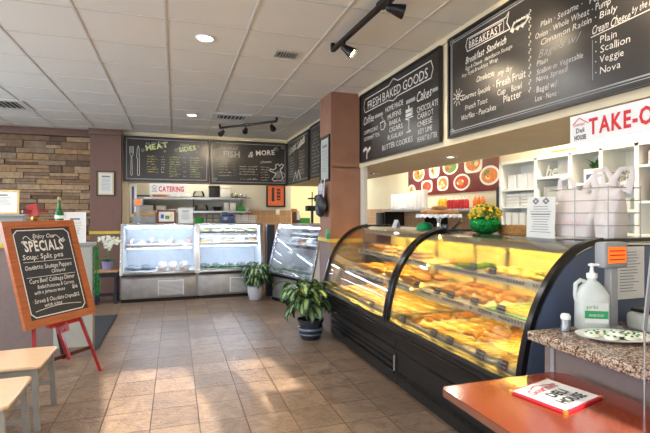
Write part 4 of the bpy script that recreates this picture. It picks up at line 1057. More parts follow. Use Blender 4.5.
t = thing('posted_notice', 'white printed notice taped to the dark blue case end behind the scale', 'notice', (2.215, 1.788, .96))
Q = Plane((0, 0, 0), (1, 0, 0), (0, 0, 1)); m = MB(); slab(m, Q, 0, .21, 0, .28, -.003, 0); m.build('sheet', 'white_paper', t)
m = MB()
for i in range(14): stroke(m, Q, [(.03, .25 - i * .016), (.03 + random.uniform(.09, .15), .25 - i * .016)], .004)
m.build('print', 'print_grey', t)

# ================================================================== TABLE AND MENU
t = thing('dining_table', 'glossy orange brown wooden table at the near corner', 'table', (1.26, 1.07, 0))
m = MB()
pts = [(-.29, -.55), (.295, -.55), (.295, .39), (.25, .44), (-.27, .44), (-.29, .42)]
n = len(pts)
m.add([(x, y, .725) for x, y in pts] + [(x, y, .750) for x, y in pts], [tuple(range(n, 2 * n)), tuple(range(n - 1, -1, -1))])
m.build('tabletop', 'table_wood', t)
m = MB(); m.add([(x * 1.006, y * 1.004, .722) for x, y in pts] + [(x * 1.006, y * 1.004, .7495) for x, y in pts], [(i, (i + 1) % n, n + (i + 1) % n, n + i) for i in range(n)])
m.build('edge_band', 'table_edge', t)
m = MB(); m.lathe([(.24, 0), (.24, .012), (.06, .035), (.035, .05), (.035, .70), (.10, .72), (.10, .725)], (0, -.05, 0), 24); m.build('pedestal', 'black_metal', t)
t = thing('menu_folder', 'red bordered menu folder lying on the orange table', 'menu', (1.322, 1.303, .7505), math.atan2(1.434 - 1.375, 1.401 - 1.170))
W_, H_ = .245, .215
m = MB(); m.box(-W_ / 2, W_ / 2, -H_ / 2, H_ / 2, 0, .009, .002); m.build('red_cover', 'menu_red', t)
Q = Plane((-W_ / 2 + .012, -H_ / 2 + .010, .009), (1, 0, 0), (0, 1, 0)); m = MB(); slab(m, Q, 0, .222, 0, .196, 0, .0006); m.build('printed_page', 'white_paper', t)
m = MB(); text(m, Q, 'Gourmet', .02, .125, .052, shear=.3, w=1, mi=0, fit=.17, rot=.04, h=.003)
stroke(m, Q, [(.06, .165), (.10, .178), (.19, .15)], .005, 0, h=.003)
m.build('red_lettering', 'menu_red', t)
m = MB(); text(m, Q, 'DELI', .065, .075, .055, w=2, fit=.10, h=.003); text(m, Q, 'HOUSE', .045, .022, .055, w=2, fit=.14, h=.003)
m.build('black_lettering', 'print_black', t)
for sx in (-1, 1):
    for sy in (-1, 1):
        m = MB(); m.box(sx * (W_ / 2 - .006) - .006, sx * (W_ / 2 - .006) + .006, sy * (H_ / 2 - .006) - .006, sy * (H_ / 2 - .006) + .006, -.0002, .0105); m.build('corner_clip', 'gold', t)

# ================================================================== EASEL WITH SPECIALS BOARD
BR, BL = Vector((-.697, 4.55, .51)), Vector((-1.103, 4.05, .506))
U = (BR - BL).normalized(); back = Vector((-.217, .176, .86)); V = (back - U * back.dot(U)).normalized()
P = Plane(BL, U, V); W_, H_ = .655, .885
t = thing('specials_board', 'framed chalkboard reading SPECIALS leaning on the red easel', 'chalkboard', BL)
Q = Plane((0, 0, 0), U, V); Q.N = -(V.cross(U)); Q.N = U.cross(V)
m = MB(); slab(m, Q, .03, W_ - .03, .03, H_ - .03, -.012, 0); m.build('panel', 'chalk_black_dull', t)
m = MB(); frameslabs(m, Q, 0, W_, 0, H_, .062, -.018, .014); m.build('frame', 'wood_frame', t)
m = MB(); a = .078; b = .035
def octa(i): return [(a + i + b, a + i), (W_ - a - i - b, a + i), (W_ - a - i, a + i + b), (W_ - a - i, H_ - a - i - b), (W_ - a - i - b, H_ - a - i), (a + i + b, H_ - a - i), (a + i, H_ - a - i - b), (a + i, a + i + b)]
stroke(m, Q, octa(0), .009, 0, closed=True)
stroke(m, Q, curve(lambda q: (.15 + .10 * q, .735 + .02 * math.sin(q * 6))), .006, 0); stroke(m, Q, curve(lambda q: (.42 + .10 * q, .735 + .02 * math.sin(q * 6))), .006, 0)
swirl(m, Q, .15, .70, .018, -1, .006, 0); swirl(m, Q, .51, .70, .018, 1, .006, 0)
text(m, Q, 'Enjoy Our', .335, .735, .052, 'c', w=1, shear=.3, jit=.03, fit=.20)
text(m, Q, 'SPECIALS', .325, .625, .125, 'c', w=2, fit=.36)
text(m, Q, 'Soup: Split pea', .11, .555, .062, w=1, shear=.15, jit=.05, fit=.37)
stroke(m, Q, [(.11, .535), (.55, .528)], .004, 0)
text(m, Q, 'Omelette: Sausage Peppers', .11, .47, .056, w=1, shear=.2, jit=.05, fit=.43); text(m, Q, 'Onions', .33, .425, .045, w=1, shear=.2, jit=.05)
stroke(m, Q, [(.11, .405), (.55, .400)], .004, 0)
text(m, Q, 'Corn Beef Cabbage Dinner', .12, .355, .052, w=1, shear=.2, jit=.05, fit=.42); text(m, Q, 'Boiled Potatoes & Carrots', .18, .305, .045, w=1, shear=.2, jit=.05, fit=.34)
text(m, Q, 'with a Jameson sauce', .14, .262, .042, w=1, shear=.2, jit=.05, fit=.28); text(m, Q, '$16', .49, .262, .045, w=1)
text(m, Q, '• Strawb & Chocolate Crepes', .11, .19, .048, w=1, shear=.2, jit=.05, fit=.38); text(m, Q, 'with icing', .20, .15, .04, w=1, shear=.2, jit=.05); text(m, Q, '$12', .49, .19, .045, w=1)
stroke(m, Q, curve(lambda q: (.12 + .42 * q, .125 + .02 * math.sin(q * PI))), .005, 0)
m.build('chalk_lettering', ['chalk_white'], t)
t = thing('easel', 'red wooden folding easel carrying the specials board', 'easel', (-.85, 4.5, 0))
E_ = Vector((-.85, 4.5, 0))
def L(p): return Vector(p) - E_
Nn = Q.N
topc = P.O + U * W_ / 2 + V * (H_ + .03) - Nn * .035
for s, foot in ((1, Vector((-.635, 4.50, 0))), (0, Vector((-1.02, 4.02, 0)))):
    e = P.O + U * (W_ * (.5 + (.10 if s else -.10))) + V * H_ * .95 - Nn * .04
    MB().bar(L(foot), L(e), .03, .022).build('leg', 'wood_red', t)
MB().bar(L((-1.03, 4.98, 0)), L(topc), .026, .02).build('rear_leg', 'wood_dark_red', t)
m = MB(); p = P.O + V * -.012 - Nn * .01; m.bar(L(p + U * .20), L(p + U * .47), .05, .03); m.build('ledge', 'wood_red', t)
m = MB(); p = P.O + V * -.07 + U * W_ / 2 - Nn * .02; m.bar(L(p - V * .02), L(p + V * .055), .09, .03); m.tube([L(p + Nn * .012), L(p + Nn * .03)], .012, 10); m.build('ledge_block', 'wood_red', t)
f1, f2 = Vector((-.635, 4.50, 0)), Vector((-1.02, 4.02, 0))
m = MB(); p1 = f1.lerp(P.O + U * W_ * .6 + V * H_ * .95, .17); p2 = f2.lerp(P.O + U * W_ * .4 + V * H_ * .95, .17); m.bar(L(p1 - Nn * .01), L(p2 - Nn * .01), .02, .028); m.build('cross_bar', 'wood_dark_red', t)
m = MB(); m.bar(L(P.O + U * W_ * .47 + V * -.06 - Nn * .04), L(P.O + U * W_ * .52 + V * (-.30) - Nn * .03 - Vector((0, 0, .02))), .028, .02); m.build('centre_strut', 'wood_red', t)
tc = topc + V * .04; m = MB(); m.bar(L(tc - V * .02), L(tc + V * .09), .075, .05); m.bar(L(tc - U * .10 + V * .03), L(tc + U * .13 + V * .03), .02, .02); m.build('mast_clamp', 'wood_red', t)
m = MB(); m.tube([L(tc - U * .03 + V * -.03), L(tc + U * .03 + V * -.03)], .014, 10); m.build('brass_knob', 'gold', t)

# ================================================================== CHAIRS
def make_chair():
    t = thing('dining_chair', 'x', 'chair')
    m = MB(); n = []
    w, d = .235, .225; vs = []
    out = [(-d, -w * .86), (-d * .6, -w * .93), (0, -w * .98), (d - .02, -w), (d, -w + .02), (d, w - .02), (d - .02, w), (0, w * .98), (-d * .6, w * .93), (-d, w * .86)]
    k = len(out)
    for z, s in ((.405, .97), (.412, 1.), (.424, 1.), (.430, .98)): vs += [(x * s, y * s, z) for x, y in out]
    fs = [(r * k + i, r * k + (i + 1) % k, (r + 1) * k + (i + 1) % k, (r + 1) * k + i) for r in range(3) for i in range(k)] + [tuple(range(k - 1, -1, -1)), tuple(range(3 * k, 4 * k))]
    m.add(vs, fs, False); m.build('seat', 'seat_wood', t)
    for s in (-1, 1):
        m = MB(); m.bar((.185, s * .20, .404), (.205, s * .215, 0), .034, .026); m.build('leg', 'grey_steel', t)
        m = MB(); m.bar((-.21, s * .185, .404), (-.23, s * .19, 0), .034, .026); m.bar((-.21, s * .185, .40), (-.26, s * .185, .84), .03, .024); m.build('leg', 'grey_steel', t)
    m = MB(); m.bar((.19, -.20, .375), (.19, .20, .375), .02, .05); m.bar((-.21, -.18, .375), (-.21, .18, .375), .02, .05)
    for s in (-1, 1): m.bar((.19, s * .20, .375), (-.21, s * .185, .375), .02, .05)
    m.build('seat_frame', 'grey_steel', t)
    m = MB()
    for s in (-1, 1): m.bar((.197, s * .207, .17), (-.22, s * .187, .17), .016, .02)
    m.bar((-.02, -.198, .17), (-.02, .198, .17), .016, .02); m.build('stretcher', 'grey_steel', t)
    m = MB()
    for z in (.60, .70, .80): m.bar((-.235 - (z - .6) * .1, -.185, z), (-.235 - (z - .6) * .1, .185, z), .018, .05)
    m.build('backrest', 'seat_wood', t)
    return t
ch = make_chair()
put(ch, (-1.055, 3.60, 0), .0, 'pale wooden seated chair with grey metal legs beside the easel')
put(ch, (-1.045, 2.94, 0), .02, 'pale wooden seated chair with grey metal legs, nearer than the one beside the easel')

# ================================================================== PLANTS
def leaf(m, base, az, el, L_, W_, droop, mats=(0, 1), twist=0.):
    n = 8; vs = []; cols = (-1, -.5, 0, .5, 1)
    d = Vector((math.cos(az), math.sin(az), 0)); sd = Vector((-math.sin(az), math.cos(az), 0))
    p = Vector(base); ang = el
    for i in range(n + 1):
        q = i / n; wd = W_ * (math.sin(PI * min(1, q * .94 + .03)) ** .75) * (1 - .25 * q)
        t = d * math.cos(ang) + Vector((0, 0, math.sin(ang))); up = sd.cross(t) * -1
        for c in cols: vs.append(tuple(p + sd * wd * c / 2 * 1.0 + up * (abs(c) * wd * .16) * (1)))
        p = p + t * (L_ / n); ang -= droop / n
    fs0 = []; fs1 = []
    for i in range(n):
        for c in range(4):
            f = (i * 5 + c, i * 5 + c + 1, (i + 1) * 5 + c + 1, (i + 1) * 5 + c)
            ((fs1 if 0 < i < n - 1 else fs0) if c in (1, 2) else fs0).append(f)
    m.add(vs, fs0, True, mats[0]); o = len(m.v) - len(vs)
    for f in fs1: m.f.append(tuple(i + o for i in f)); m.m.append(mats[1]); m.s.append(True)
def dumbcane(label, loc, ph, spread, nleaf, LL, WW, zbase, pot):
    t = thing('potted_plant', label, 'plant', loc)
    if pot == 'white':
        MB().lathe([(.085, 0), (.10, .01), (.125, .12), (.135, .22), (.14, .235), (.128, .235), (.12, .20), (0, .20)], n=28).build('pot', 'pot_white', t)
        MB().lathe([(0, .205), (.118, .205), (.12, .20)], n=20).build('soil', 'soil', t); rt = .2
    else:
        m = MB(); m.lathe([(.105, 0), (.115, .01), (.125, .05), (.128, .055), (.132, .10), (.142, .105), (.142, .135), (.135, .14), (.142, .19), (.152, .20), (.155, .225), (.140, .228), (.132, .19), (0, .185)], n=32); m.build('pot', 'pot_blue', t)
        m = MB(); m.lathe([(.126, .052), (.1335, .072), (.130, .056)], n=32); m.lathe([(.143, .108), (.1455, .12), (.143, .132)], n=32); m.build('glaze_bands', 'pot_blue_pale', t)
        MB().lathe([(0, .20), (.134, .20), (.136, .195)], n=20).build('soil', 'soil', t); rt = .19
    st = MB(); lf = MB(); off = 0 if pot == 'white' else -.10
    stems = [(random.uniform(-.05, .05), random.uniform(-.05, .05), random.uniform(.75, 1.) * ph) for _ in range(5)]
    for i, (sx, sy, h) in enumerate(stems):
        st.tube([(sx, sy, rt), (sx * 1.4 + off * .4, sy * 1.4, rt + h * .5), (sx * 2 + off, sy * 2, rt + h)], .011, 8)
        for k in range(nleaf // 5):
            az = k * 2.4 + i * 1.1; q = .25 + .75 * (k + 1) / (nleaf // 5); z = rt + h * q
            b = (sx * (1 + q) + off * q, sy * (1 + q), z); el = random.uniform(.5, 1.0) * (.4 + q * .75)
            l0 = .05 + .10 * q
            st.tube([b, (b[0] + math.cos(az) * l0 * .6, b[1] + math.sin(az) * l0 * .6, b[2] + l0 * .55)], .005, 6)
            b2 = (b[0] + math.cos(az) * l0 * .6, b[1] + math.sin(az) * l0 * .6, b[2] + l0 * .55)
            leaf(lf, b2, az, el * .75, LL * random.uniform(.8, 1.1) * spread, WW * random.uniform(.85, 1.1), random.uniform(1.9, 2.7))
    st.build('stems', 'stem_green', t); lf.build('foliage', ['leaf_dark', 'leaf_light'], t)
    return t
dumbcane('variegated leafy plant in a white pot in front of the salad case', (1.25, 7.39, 0), .31, 1., 85, .23, .085, .2, 'white')
dumbcane('variegated leafy plant in a dark blue glazed pot beside the pillar', (1.46, 4.92, 0), .36, 1., 65, .27, .10, .2, 'blue')
# orchid on small table
t = thing('side_table', 'small dark side table with a wooden top carrying the orchid', 'table', (-1.02, 7.86, 0))
MB().box(-.17, .17, -.14, .14, .49, .52, .004).build('table_top', 'cardboard', t)
for sx in (-1, 1):
    for sy in (-1, 1): MB().box(sx * .14 - .02, sx * .14 + .02, sy * .11 - .02, sy * .11 + .02, 0, .49).build('leg', 'navy_dark', t)
MB().box(-.14, .14, -.11, .11, .42, .49).build('apron', 'navy_dark', t); MB().box(-.14, .14, -.11, .11, .12, .135).build('lower_shelf', 'navy_dark', t)
t = thing('potted_orchid', 'white orchid in a lavender pot on the small side table', 'plant', (-1.01, 7.84, .52))
MB().lathe([(.06, 0), (.068, .02), (.082, .13), (.086, .14), (.076, .14), (.07, .11), (0, .11)], n=24).build('pot', 'pot_lavender', t)
m = MB(); MBs = MB()
for k in range(9): leaf(m, (0, 0, .12), k * .75, .9, .16, .05, 1.2, (0, 0))
m.build('foliage', 'leaf_mid', t)
fl = MB()
for (dx, dy, h, l) in ((-1, -.2, .42, .10), (.9, -.5, .36, .14), (.4, -.6, .44, .12), (1, -.3, .40, .17)):
    pts = [(dx * l * q * q, dy * l * q * q, .12 + h * math.sin(q * 1.9) * .95) for q in [i / 10 for i in range(11)]]
    MBs.tube(pts, .004, 6)
    for q in pts[4:]:
        for r in range(3):
            c = (q[0] + random.uniform(-.028, .028), q[1] + random.uniform(-.03, .03), q[2] + random.uniform(-.035, .02))
            az0 = random.uniform(0, 6.3)
            for pz in range(5):
                a = az0 + pz * 1.257; r2 = .026
                tip = (c[0] + r2 * math.cos(a), c[1] - .006, c[2] + r2 * math.sin(a)); s1 = (c[0] + r2 * .6 * math.cos(a + .5), c[1] - .002, c[2] + r2 * .6 * math.sin(a + .5)); s2 = (c[0] + r2 * .6 * math.cos(a - .5), c[1] - .002, c[2] + r2 * .6 * math.sin(a - .5))
                fl.add([c, s1, tip, s2], [(0, 1, 2, 3)])
MBs.build('stems', 'stem_green', t); fl.build('blossoms', 'petal', t)
# tinsel garland
m = MB(); 
for i in range(900):
    z = random.uniform(.60, 1.10); x = -.762 + random.uniform(-.012, .04); y = 5.0 + random.uniform(-.03, .06) + .01 * math.sin(z * 30)
    a, b_ = random.uniform(0, 6.3), random.uniform(-.8, .8); l = random.uniform(.015, .035); d = Vector((math.cos(a) * math.cos(b_), math.sin(a) * math.cos(b_), math.sin(b_))) * l; e = Vector((-math.sin(a), math.cos(a), 0)) * .005
    c = Vector((x, y, z)); m.add([tuple(c - e), tuple(c + e), tuple(c + d)], [(0, 1, 2)])
tag(m.build('tinsel_garland', 'tinsel'), 'bright green tinsel garland hanging on the end of the half wall', 'garland')
# floor mat
m = MB(); vs = [(-1.55, 5.16), (-.76, 5.16), (-.745, 6.85), (-1.5, 6.95)]
m.box(-1.6, -.77, 5.18, 6.88, 0, .010, .004, mi=0)
for i in range(42): y = 5.20 + i * .04; m.add([(-.77, y, .005), (-.77, y + .03, .005), (-.735, y + .015, .003)], [(0, 1, 2)])
tag(m.build('floor_mat', 'mat_dark'), 'dark grey entrance mat on the tiles behind the half wall', 'mat')

# ================================================================== FRAMED THINGS
def framed(label, P, W, H, fw, fm, name='picture_frame', page='white_paper', art=None, matw=0.02):
    t = thing(name, label, 'picture', P.O); Q = Plane((0, 0, 0), P.U, P.V); Q.N = Vector(P.N)
    m = MB(); slab(m, Q, fw * .5, W - fw * .5, fw * .5, H - fw * .5, 0, .008); m.build('page', page, t)
    m = MB(); frameslabs(m, Q, 0, W, 0, H, fw, 0, .018); m.build('frame', fm, t)
    if art: art(Q, W, H, t)
    return t
def lines(Q, W, H, t, n=9, title=True, mt='print_grey'):
    m = MB()
    if title: stroke(m, Q, [(W * .3, H * .78), (W * .7, H * .78)], H * .06, h=.0095)
    for i in range(n): l = random.uniform(.18, .32) * W; stroke(m, Q, [(W / 2 - l, H * (.68 - .055 * i)), (W / 2 + l, H * (.68 - .055 * i))], H * .012, h=.0095)
    m.build('print', mt, t)
def cert(Q, W, H, t):
    m = MB(); frameslabs(m, Q, .028, W - .028, .028, H - .028, .012, .008, .0095); m.build('gold_border', 'gold', t); lines(Q, W, H, t)
framed('framed certificate with a gold border on the brown column', Plane((-1.27, 8.545, 1.71), (1, 0, 0), (0, 0, 1)), .29, .43, .022, 'frame_black', art=cert)
framed('framed page standing on the grey ledge, cut off by the photo edge', Plane((-1.75, 5.03, 1.41), (1, 0, 0), (0, .08, 1)), .335, .23, .014, 'frame_thin_gold', art=lambda Q, W, H, t: lines(Q, W, H, t, 6, True, 'print_grey'))
framed('white notice page standing on the half wall behind the specials board', Plane((-1.04, 5.04, 1.126), (1, 0, 0), (0, .06, 1)), .195, .30, .006, 'white_plastic', art=lambda Q, W, H, t: lines(Q, W, H, t, 8))
framed('tall narrow black framed page on the side of the brown pillar', Plane((1.752, 5.45, 1.80), (0, -1, 0), (0, 0, 1)), .37, .56, .03, 'frame_black', page='grey_panel', art=lambda Q, W, H, t: lines(Q, W, H, t, 9))
def orangeart(Q, W, H, t):
    m = MB(); slab(m, Q, W * .28, W * .42, H * .25, H * .85, .008, .0095, 0); slab(m, Q, W * .55, W * .74, H * .3, H * .8, .008, .0095, 0)
    for i in range(3): slab(m, Q, W * .57, W * .72, H * (.35 + .15 * i), H * (.42 + .15 * i), .0096, .0105, 1)
    m.build('painted_figures', ['art_dark', 'food_red'], t)
framed('orange abstract picture in a dark frame on the kitchen wall', Plane((1.93, 9.98, 1.55), (1, 0, 0), (0, 0, 1)), .435, .52, .035, 'frame_black', page='art_orange', art=orangeart)
framed('dark red framed photo card standing on the meat case', Plane((-.29, 8.20, 1.246), (1, 0, 0), (0, .05, 1)), .305, .225, .028, 'frame_red',
       art=lambda Q, W, H, t: (lambda m: [slab(m, Q, .06, .11, .08, .15, .008, .0095, 0), slab(m, Q, .13, .2, .07, .13, .008, .0095, 1), slab(m, Q, .21, .25, .1, .16, .008, .0095, 2), m.build('print', ['print_blue', 'food_green', 'yellow_bottle'], t)])(MB()))
framed('white printed page propped on the meat case beside the framed card', Plane((.05, 8.20, 1.246), (1, 0, 0), (0, .06, 1)), .245, .265, .004, 'white_plastic', art=lambda Q, W, H, t: lines(Q, W, H, t, 9))
# poster of dishes
t = thing('food_poster', 'dark red poster with photographs of plated dishes on the kitchen wall', 'poster', (3.885, 7.07, 1.71))
Q = Plane((0, 0, 0), (0, -1, 0), (0, 0, 1)); m = MB(); slab(m, Q, 0, 2.33, 0, .56, -.01, 0); m.build('poster_panel', 'poster_red', t)
def ell(m, u, v, a, b, h, mi=0, n=22, sq=1.):
    m.add([Q.pt(u + a * math.copysign(abs(math.cos(k * 2 * PI / n)) ** sq, math.cos(k * 2 * PI / n)), v + b * math.copysign(abs(math.sin(k * 2 * PI / n)) ** sq, math.sin(k * 2 * PI / n)), h) for k in range(n)], [tuple(range(n))], False, mi)
for i, (u, v, a, b, sq) in enumerate([(.12, .10, .14, .10, 1), (.36, .36, .19, .12, 1), (.62, .14, .17, .10, .5), (.84, .40, .15, .14, .6), (1.08, .16, .15, .11, .6), (1.28, .40, .2, .12, 1), (1.56, .15, .2, .12, 1), (1.82, .40, .2, .14, .5), (2.16, .20, .2, .13, 1)]):
    dm = MB(); fm = MB(); ell(dm, u, v, a, b, .002, sq=sq); c = [2, 0, 1, 2, 0, 3, 1, 0, 0][i]
    ell(fm, u, v, a * .80, b * .78, .003, c); 
    for k in range(5): ell(fm, u + random.uniform(-.4, .4) * a, v + random.uniform(-.4, .4) * b, a * .25, b * .25, .0035 + k * .0004, random.randrange(4), 10)
    dp = dm.build('dish_picture', 'dish_white', t); fm.build('food_picture', ['food_orange', 'food_red', 'food_cream', 'food_green'], dp)

# ================================================================== PILLAR ORNAMENTS
t = thing('flag_holder', 'black hanging bag with two small blue and white flags on the pillar side', 'bag', (1.74, 5.22, 1.40))
m = MB(); m.blob((-.055, .02, .11), (.06, .14, .14), 14, 8, .22); m.blob((-.05, .17, .20), (.04, .12, .05), 10, 6, .25); m.build('black_bag', 'black_plastic', t)
for dy, sl in ((-.06, -.05), (.05, -.03)):
    m = MB(); m.tube([(-.05, dy, .15), (-.05, dy + sl, .42)], .005, 6); s = m.build('flag_pole', 'white_plastic', t)
    Qf = Plane((-.055, dy + .10, .16), (0, -1, .25), (0, -.1, 1)); m = MB(); slab(m, Qf, 0, .10, 0, .20, -.001, .001, 0)
    slab(m, Qf, .012, .026, 0, .20, -.0015, .0018, 1); slab(m, Qf, .074, .088, 0, .20, -.0015, .0018, 1); stroke(m, Qf, [(.036, .08), (.064, .08), (.05, .12)], .004, 1, h=.0022, closed=True); stroke(m, Qf, [(.036, .107), (.064, .107), (.05, .068)], .004, 1, h=.0022, closed=True)
    m.build('flag_cloth', ['white_paper', 'blue_cloth'], s)
m = MB(); P = Plane((1.728, 5.10, 1.115), (0, -1, 0), (0, 0, 1)); 
m.blob((1.705, 5.05, 1.155), (.02, .03, .045), 10, 6, .1); m.blob((1.705, 5.01, 1.18), (.012, .015, .03), 8, 5); m.blob((1.705, 5.09, 1.18), (.012, .015, .03), 8, 5); m.blob((1.705, 5.05, 1.205), (.014, .016, .025), 8, 5); m.box(1.69, 1.735, 5.03, 5.07, 1.112, 1.13)
tag(m.build('cactus_ornament', 'green_plastic'), 'small green cactus shaped ornament on the yellow rail of the pillar', 'ornament')
# decorative bottle on half wall
t = thing('decorated_bottle', 'tall green and white patterned bottle on the half wall', 'bottle', (-1.085, 5.06, 1.126))
MB().lathe([(.035, 0), (.038, .01), (.038, .26), (.03, .31), (.014, .35), (.014, .42), (.017, .425)], n=20).build('glass_body', 'bottle_green', t)
m = MB()
for i in range(4): m.lathe([(.0385, .03 + i * .07), (.0395, .045 + i * .07), (.0385, .06 + i * .07)], n=20)
m.build('painted_bands', 'petal', t); MB().lathe([(.015, .42), (.017, .425), (.016, .45), (0, .452)], n=14).build('stopper', 'cork', t)

# ================================================================== BACK KITCHEN SHELVES AND GOODS
def wall_shelf(label, z):
    t = thing('steel_shelf', label, 'shelf', (.36, 9.82, z))
    m = MB(); m.box(-1.17, 1.17, -.16, .16, -.025, 0, .004); m.box(-1.17, 1.17, -.165, -.155, -.04, 0); m.build('shelf_board', 'steel', t)
    for x in (-1.0, 0, 1.0): MB().add([(x, .16, -.2), (x, .16, -.025), (x, -.12, -.025), (x + .015, .16, -.2), (x + .015, .16, -.025), (x + .015, -.12, -.025)], [(0, 1, 2), (5, 4, 3), (0, 3, 4, 1), (1, 4, 5, 2), (2, 5, 3, 0)]).build('bracket', 'steel_dull', t)
wall_shelf('upper steel kitchen shelf behind the catering sign', 1.745)
wall_shelf('lower steel kitchen shelf above the deli case tops', 1.465)
def obox(name, label, cat, x0, x1, y0, y1, z0, z1, m_, lid=None, lidm=None):
    t = thing(name, label, cat, ((x0 + x1) / 2, (y0 + y1) / 2, z0)); w, d, h = (x1 - x0) / 2, (y1 - y0) / 2, z1 - z0
    MB().box(-w, w, -d, d, 0, h, min(.008, w * .2, h * .2)).build('box_body', m_, t)
    if lid: MB().box(-w - .006, w + .006, -d - .006, d + .006, h * .85, h + .006, .003).build('lid', lidm or m_, t)
    return t
def domed(label, x, y, z, r, h, base='black_plastic'):
    t = thing('domed_platter', label, 'platter', (x, y, z)); MB().lathe([(r * .8, 0), (r, .015), (r * .98, .022), (0, .02)], n=22).build('base', base, t)
    MB().lathe([(r * .95, .022), (r * .9, h * .6), (r * .7, h), (0, h * 1.02)], n=22).build('dome', 'clear_plastic', t)
Y_ = 9.82; U1, L1 = 1.745, 1.465
obox('food_tray', 'long flat black tray at the end of the upper kitchen shelf', 'tray', -.79, -.48, 9.72, 9.92, U1, U1 + .035, 'black_plastic')
obox('storage_box', 'low orange box under the catering sign on the upper shelf', 'box', -.43, -.15, 9.72, 9.92, U1, U1 + .06, 'orange_box', 1, 'orange_box')
for i in range(4): obox('foam_carton', 'pale carton in the row right of the orange box', 'box', -.10 + i * .105, -.005 + i * .105, 9.72, 9.9, U1, U1 + .075, 'white_matte')['group'] = 'pale cartons on the upper shelf'
domed('clear domed platter with a black base on the upper kitchen shelf', .47, Y_, U1, .13, .13)
obox('storage_bin', 'tall black bin on the upper kitchen shelf', 'box', .68, .89, 9.72, 9.92, U1, U1 + .245, 'black_plastic', 1)
obox('storage_bin', 'tall white bin next to the black bin on the upper shelf', 'box', .91, 1.10, 9.72, 9.92, U1, U1 + .225, 'white_plastic', 1)
for i in range(3): domed(['clear domed dish next to the white bin on the upper shelf', 'clear domed dish between two others on the upper shelf', 'clear domed dish at the end of the upper shelf'][i], 1.20 + i * .11, Y_, U1, .055, .08 + .02 * (i == 0))
obox('storage_box', 'white and blue box on the lower kitchen shelf', 'box', -.68, -.42, 9.7, 9.9, L1, L1 + .13, 'white_plastic', 1, 'print_blue')
obox('storage_box', 'small white box on the lower shelf left of the domed platter', 'box', -.36, -.18, 9.7, 9.9, L1, L1 + .10, 'white_plastic', 1)
for i in range(3): obox('foam_carton', 'flat white carton lying on the lower kitchen shelf', 'box', -.12 + i * .14, .01 + i * .14, 9.7, 9.9, L1, L1 + .03, 'white_matte')['group'] = 'flat cartons on the lower shelf'
domed('large clear domed platter on the lower kitchen shelf', .53, Y_, L1, .15, .13)
t = thing('mixing_bowl', 'black bowl next to the large domed platter', 'bowl', (.85, Y_, L1)); MB().lathe([(.05, 0), (.08, .03), (.10, .09), (.094, .09), (.07, .035), (0, .012)], n=22).build('bowl_body', 'black_plastic', t)
obox('storage_box', 'white square carton next to the black bowl', 'box', .98, 1.08, 9.72, 9.88, L1, L1 + .17, 'white_plastic')
obox('storage_box', 'white square carton next to the green box', 'box', 1.10, 1.225, 9.72, 9.88, L1, L1 + .17, 'white_plastic')
obox('storage_box', 'green box at the end of the lower kitchen shelf', 'box', 1.25, 1.40, 9.72, 9.88, L1, L1 + .10, 'green_bin')
t = thing('mixing_bowl', 'white bowl at the end of the lower kitchen shelf', 'bowl', (1.46, Y_, L1)); MB().lathe([(.03, 0), (.05, .03), (.06, .07), (.055, .07), (.04, .03), (0, .01)], n=18).build('bowl_body', 'white_plastic', t)
# on the deli case tops
ZC = 1.246
t = thing('price_scale', 'grey scale with an orange lit display standing on the meat case', 'scale', (-.585, 8.16, ZC))
m = MB(); m.box(-.03, .03, -.02, .02, 0, .30, .004); m.box(-.10, .10, -.06, .06, 0, .02, .004); m.build('pole', 'cap_grey', t); MB().box(-.075, .075, -.03, .03, .29, .41, .01).build('display_head', 'cap_grey', t); MB().box(-.045, .045, -.033, -.03, .315, .39).build('display_screen', 'display_orange', t)
obox('storage_crate', 'grey and wooden crate behind the scale on the meat case', 'crate', -.68, -.30, 8.28, 8.5, ZC, ZC + .12, 'cap_grey')
obox('storage_crate', 'flat wooden crate stacked on the grey crate', 'crate', -.67, -.31, 8.28, 8.5, ZC + .121, ZC + .19, 'cardboard')
t = thing('green_tub', 'round green tub on the salad case', 'tub', (.40, 8.2, ZC)); MB().lathe([(.07, 0), (.082, .09), (.086, .095), (.078, .095), (.06, .02), (0, .02)], n=22).build('tub_body', 'green_bin', t)
t = thing('wire_rack', 'black wire rack between the green tub and the blue machine', 'rack', (.64, 8.24, ZC)); m = MB()
for z in (.01, .08, .15): m.tube([(-.11, -.08, z), (.11, -.08, z), (.11, .08, z), (-.11, .08, z), (-.11, -.08, z)], .004, 6, False)
for x in (-.11, 0, .11):
    for y in (-.08, .08): m.tube([(x, y, 0), (x, y, .155)], .004, 6)
m.build('wire_frame', 'black_metal', t)
t = thing('label_printer', 'dark blue boxy machine on the salad case', 'machine', (.89, 8.26, ZC)); m = MB(); m.box(-.12, .12, -.10, .10, 0, .12, .012); m.box(-.09, .0, -.08, .08, .12, .19, .012); m.box(.02, .10, -.07, .07, .12, .16, .01); m.build('body', 'blue_device', t); MB().box(-.07, -.01, -.105, -.10, .05, .10).build('button_pad', 'cap_grey', t)
t = thing('wire_basket', 'white wire basket at the end of the salad case', 'basket', (1.22, 8.22, ZC)); m = MB()
for z in (.01, .04, .07, .10, .125): k = 1 + z; m.tube([(-.16 * k, -.08 * k, z), (.16 * k, -.08 * k, z), (.16 * k, .08 * k, z), (-.16 * k, .08 * k, z), (-.16 * k, -.08 * k, z)], .004, 6, False)
for x in [-.16 + .04 * i for i in range(9)]:
    for y in (-.08, .08): m.tube([(x, y, 0), (x * 1.12, y * 1.12, .13)], .003, 6)
m.box(-.16, .16, -.08, .08, .004, .008)
m.build('wire_body', 'white_plastic', t)
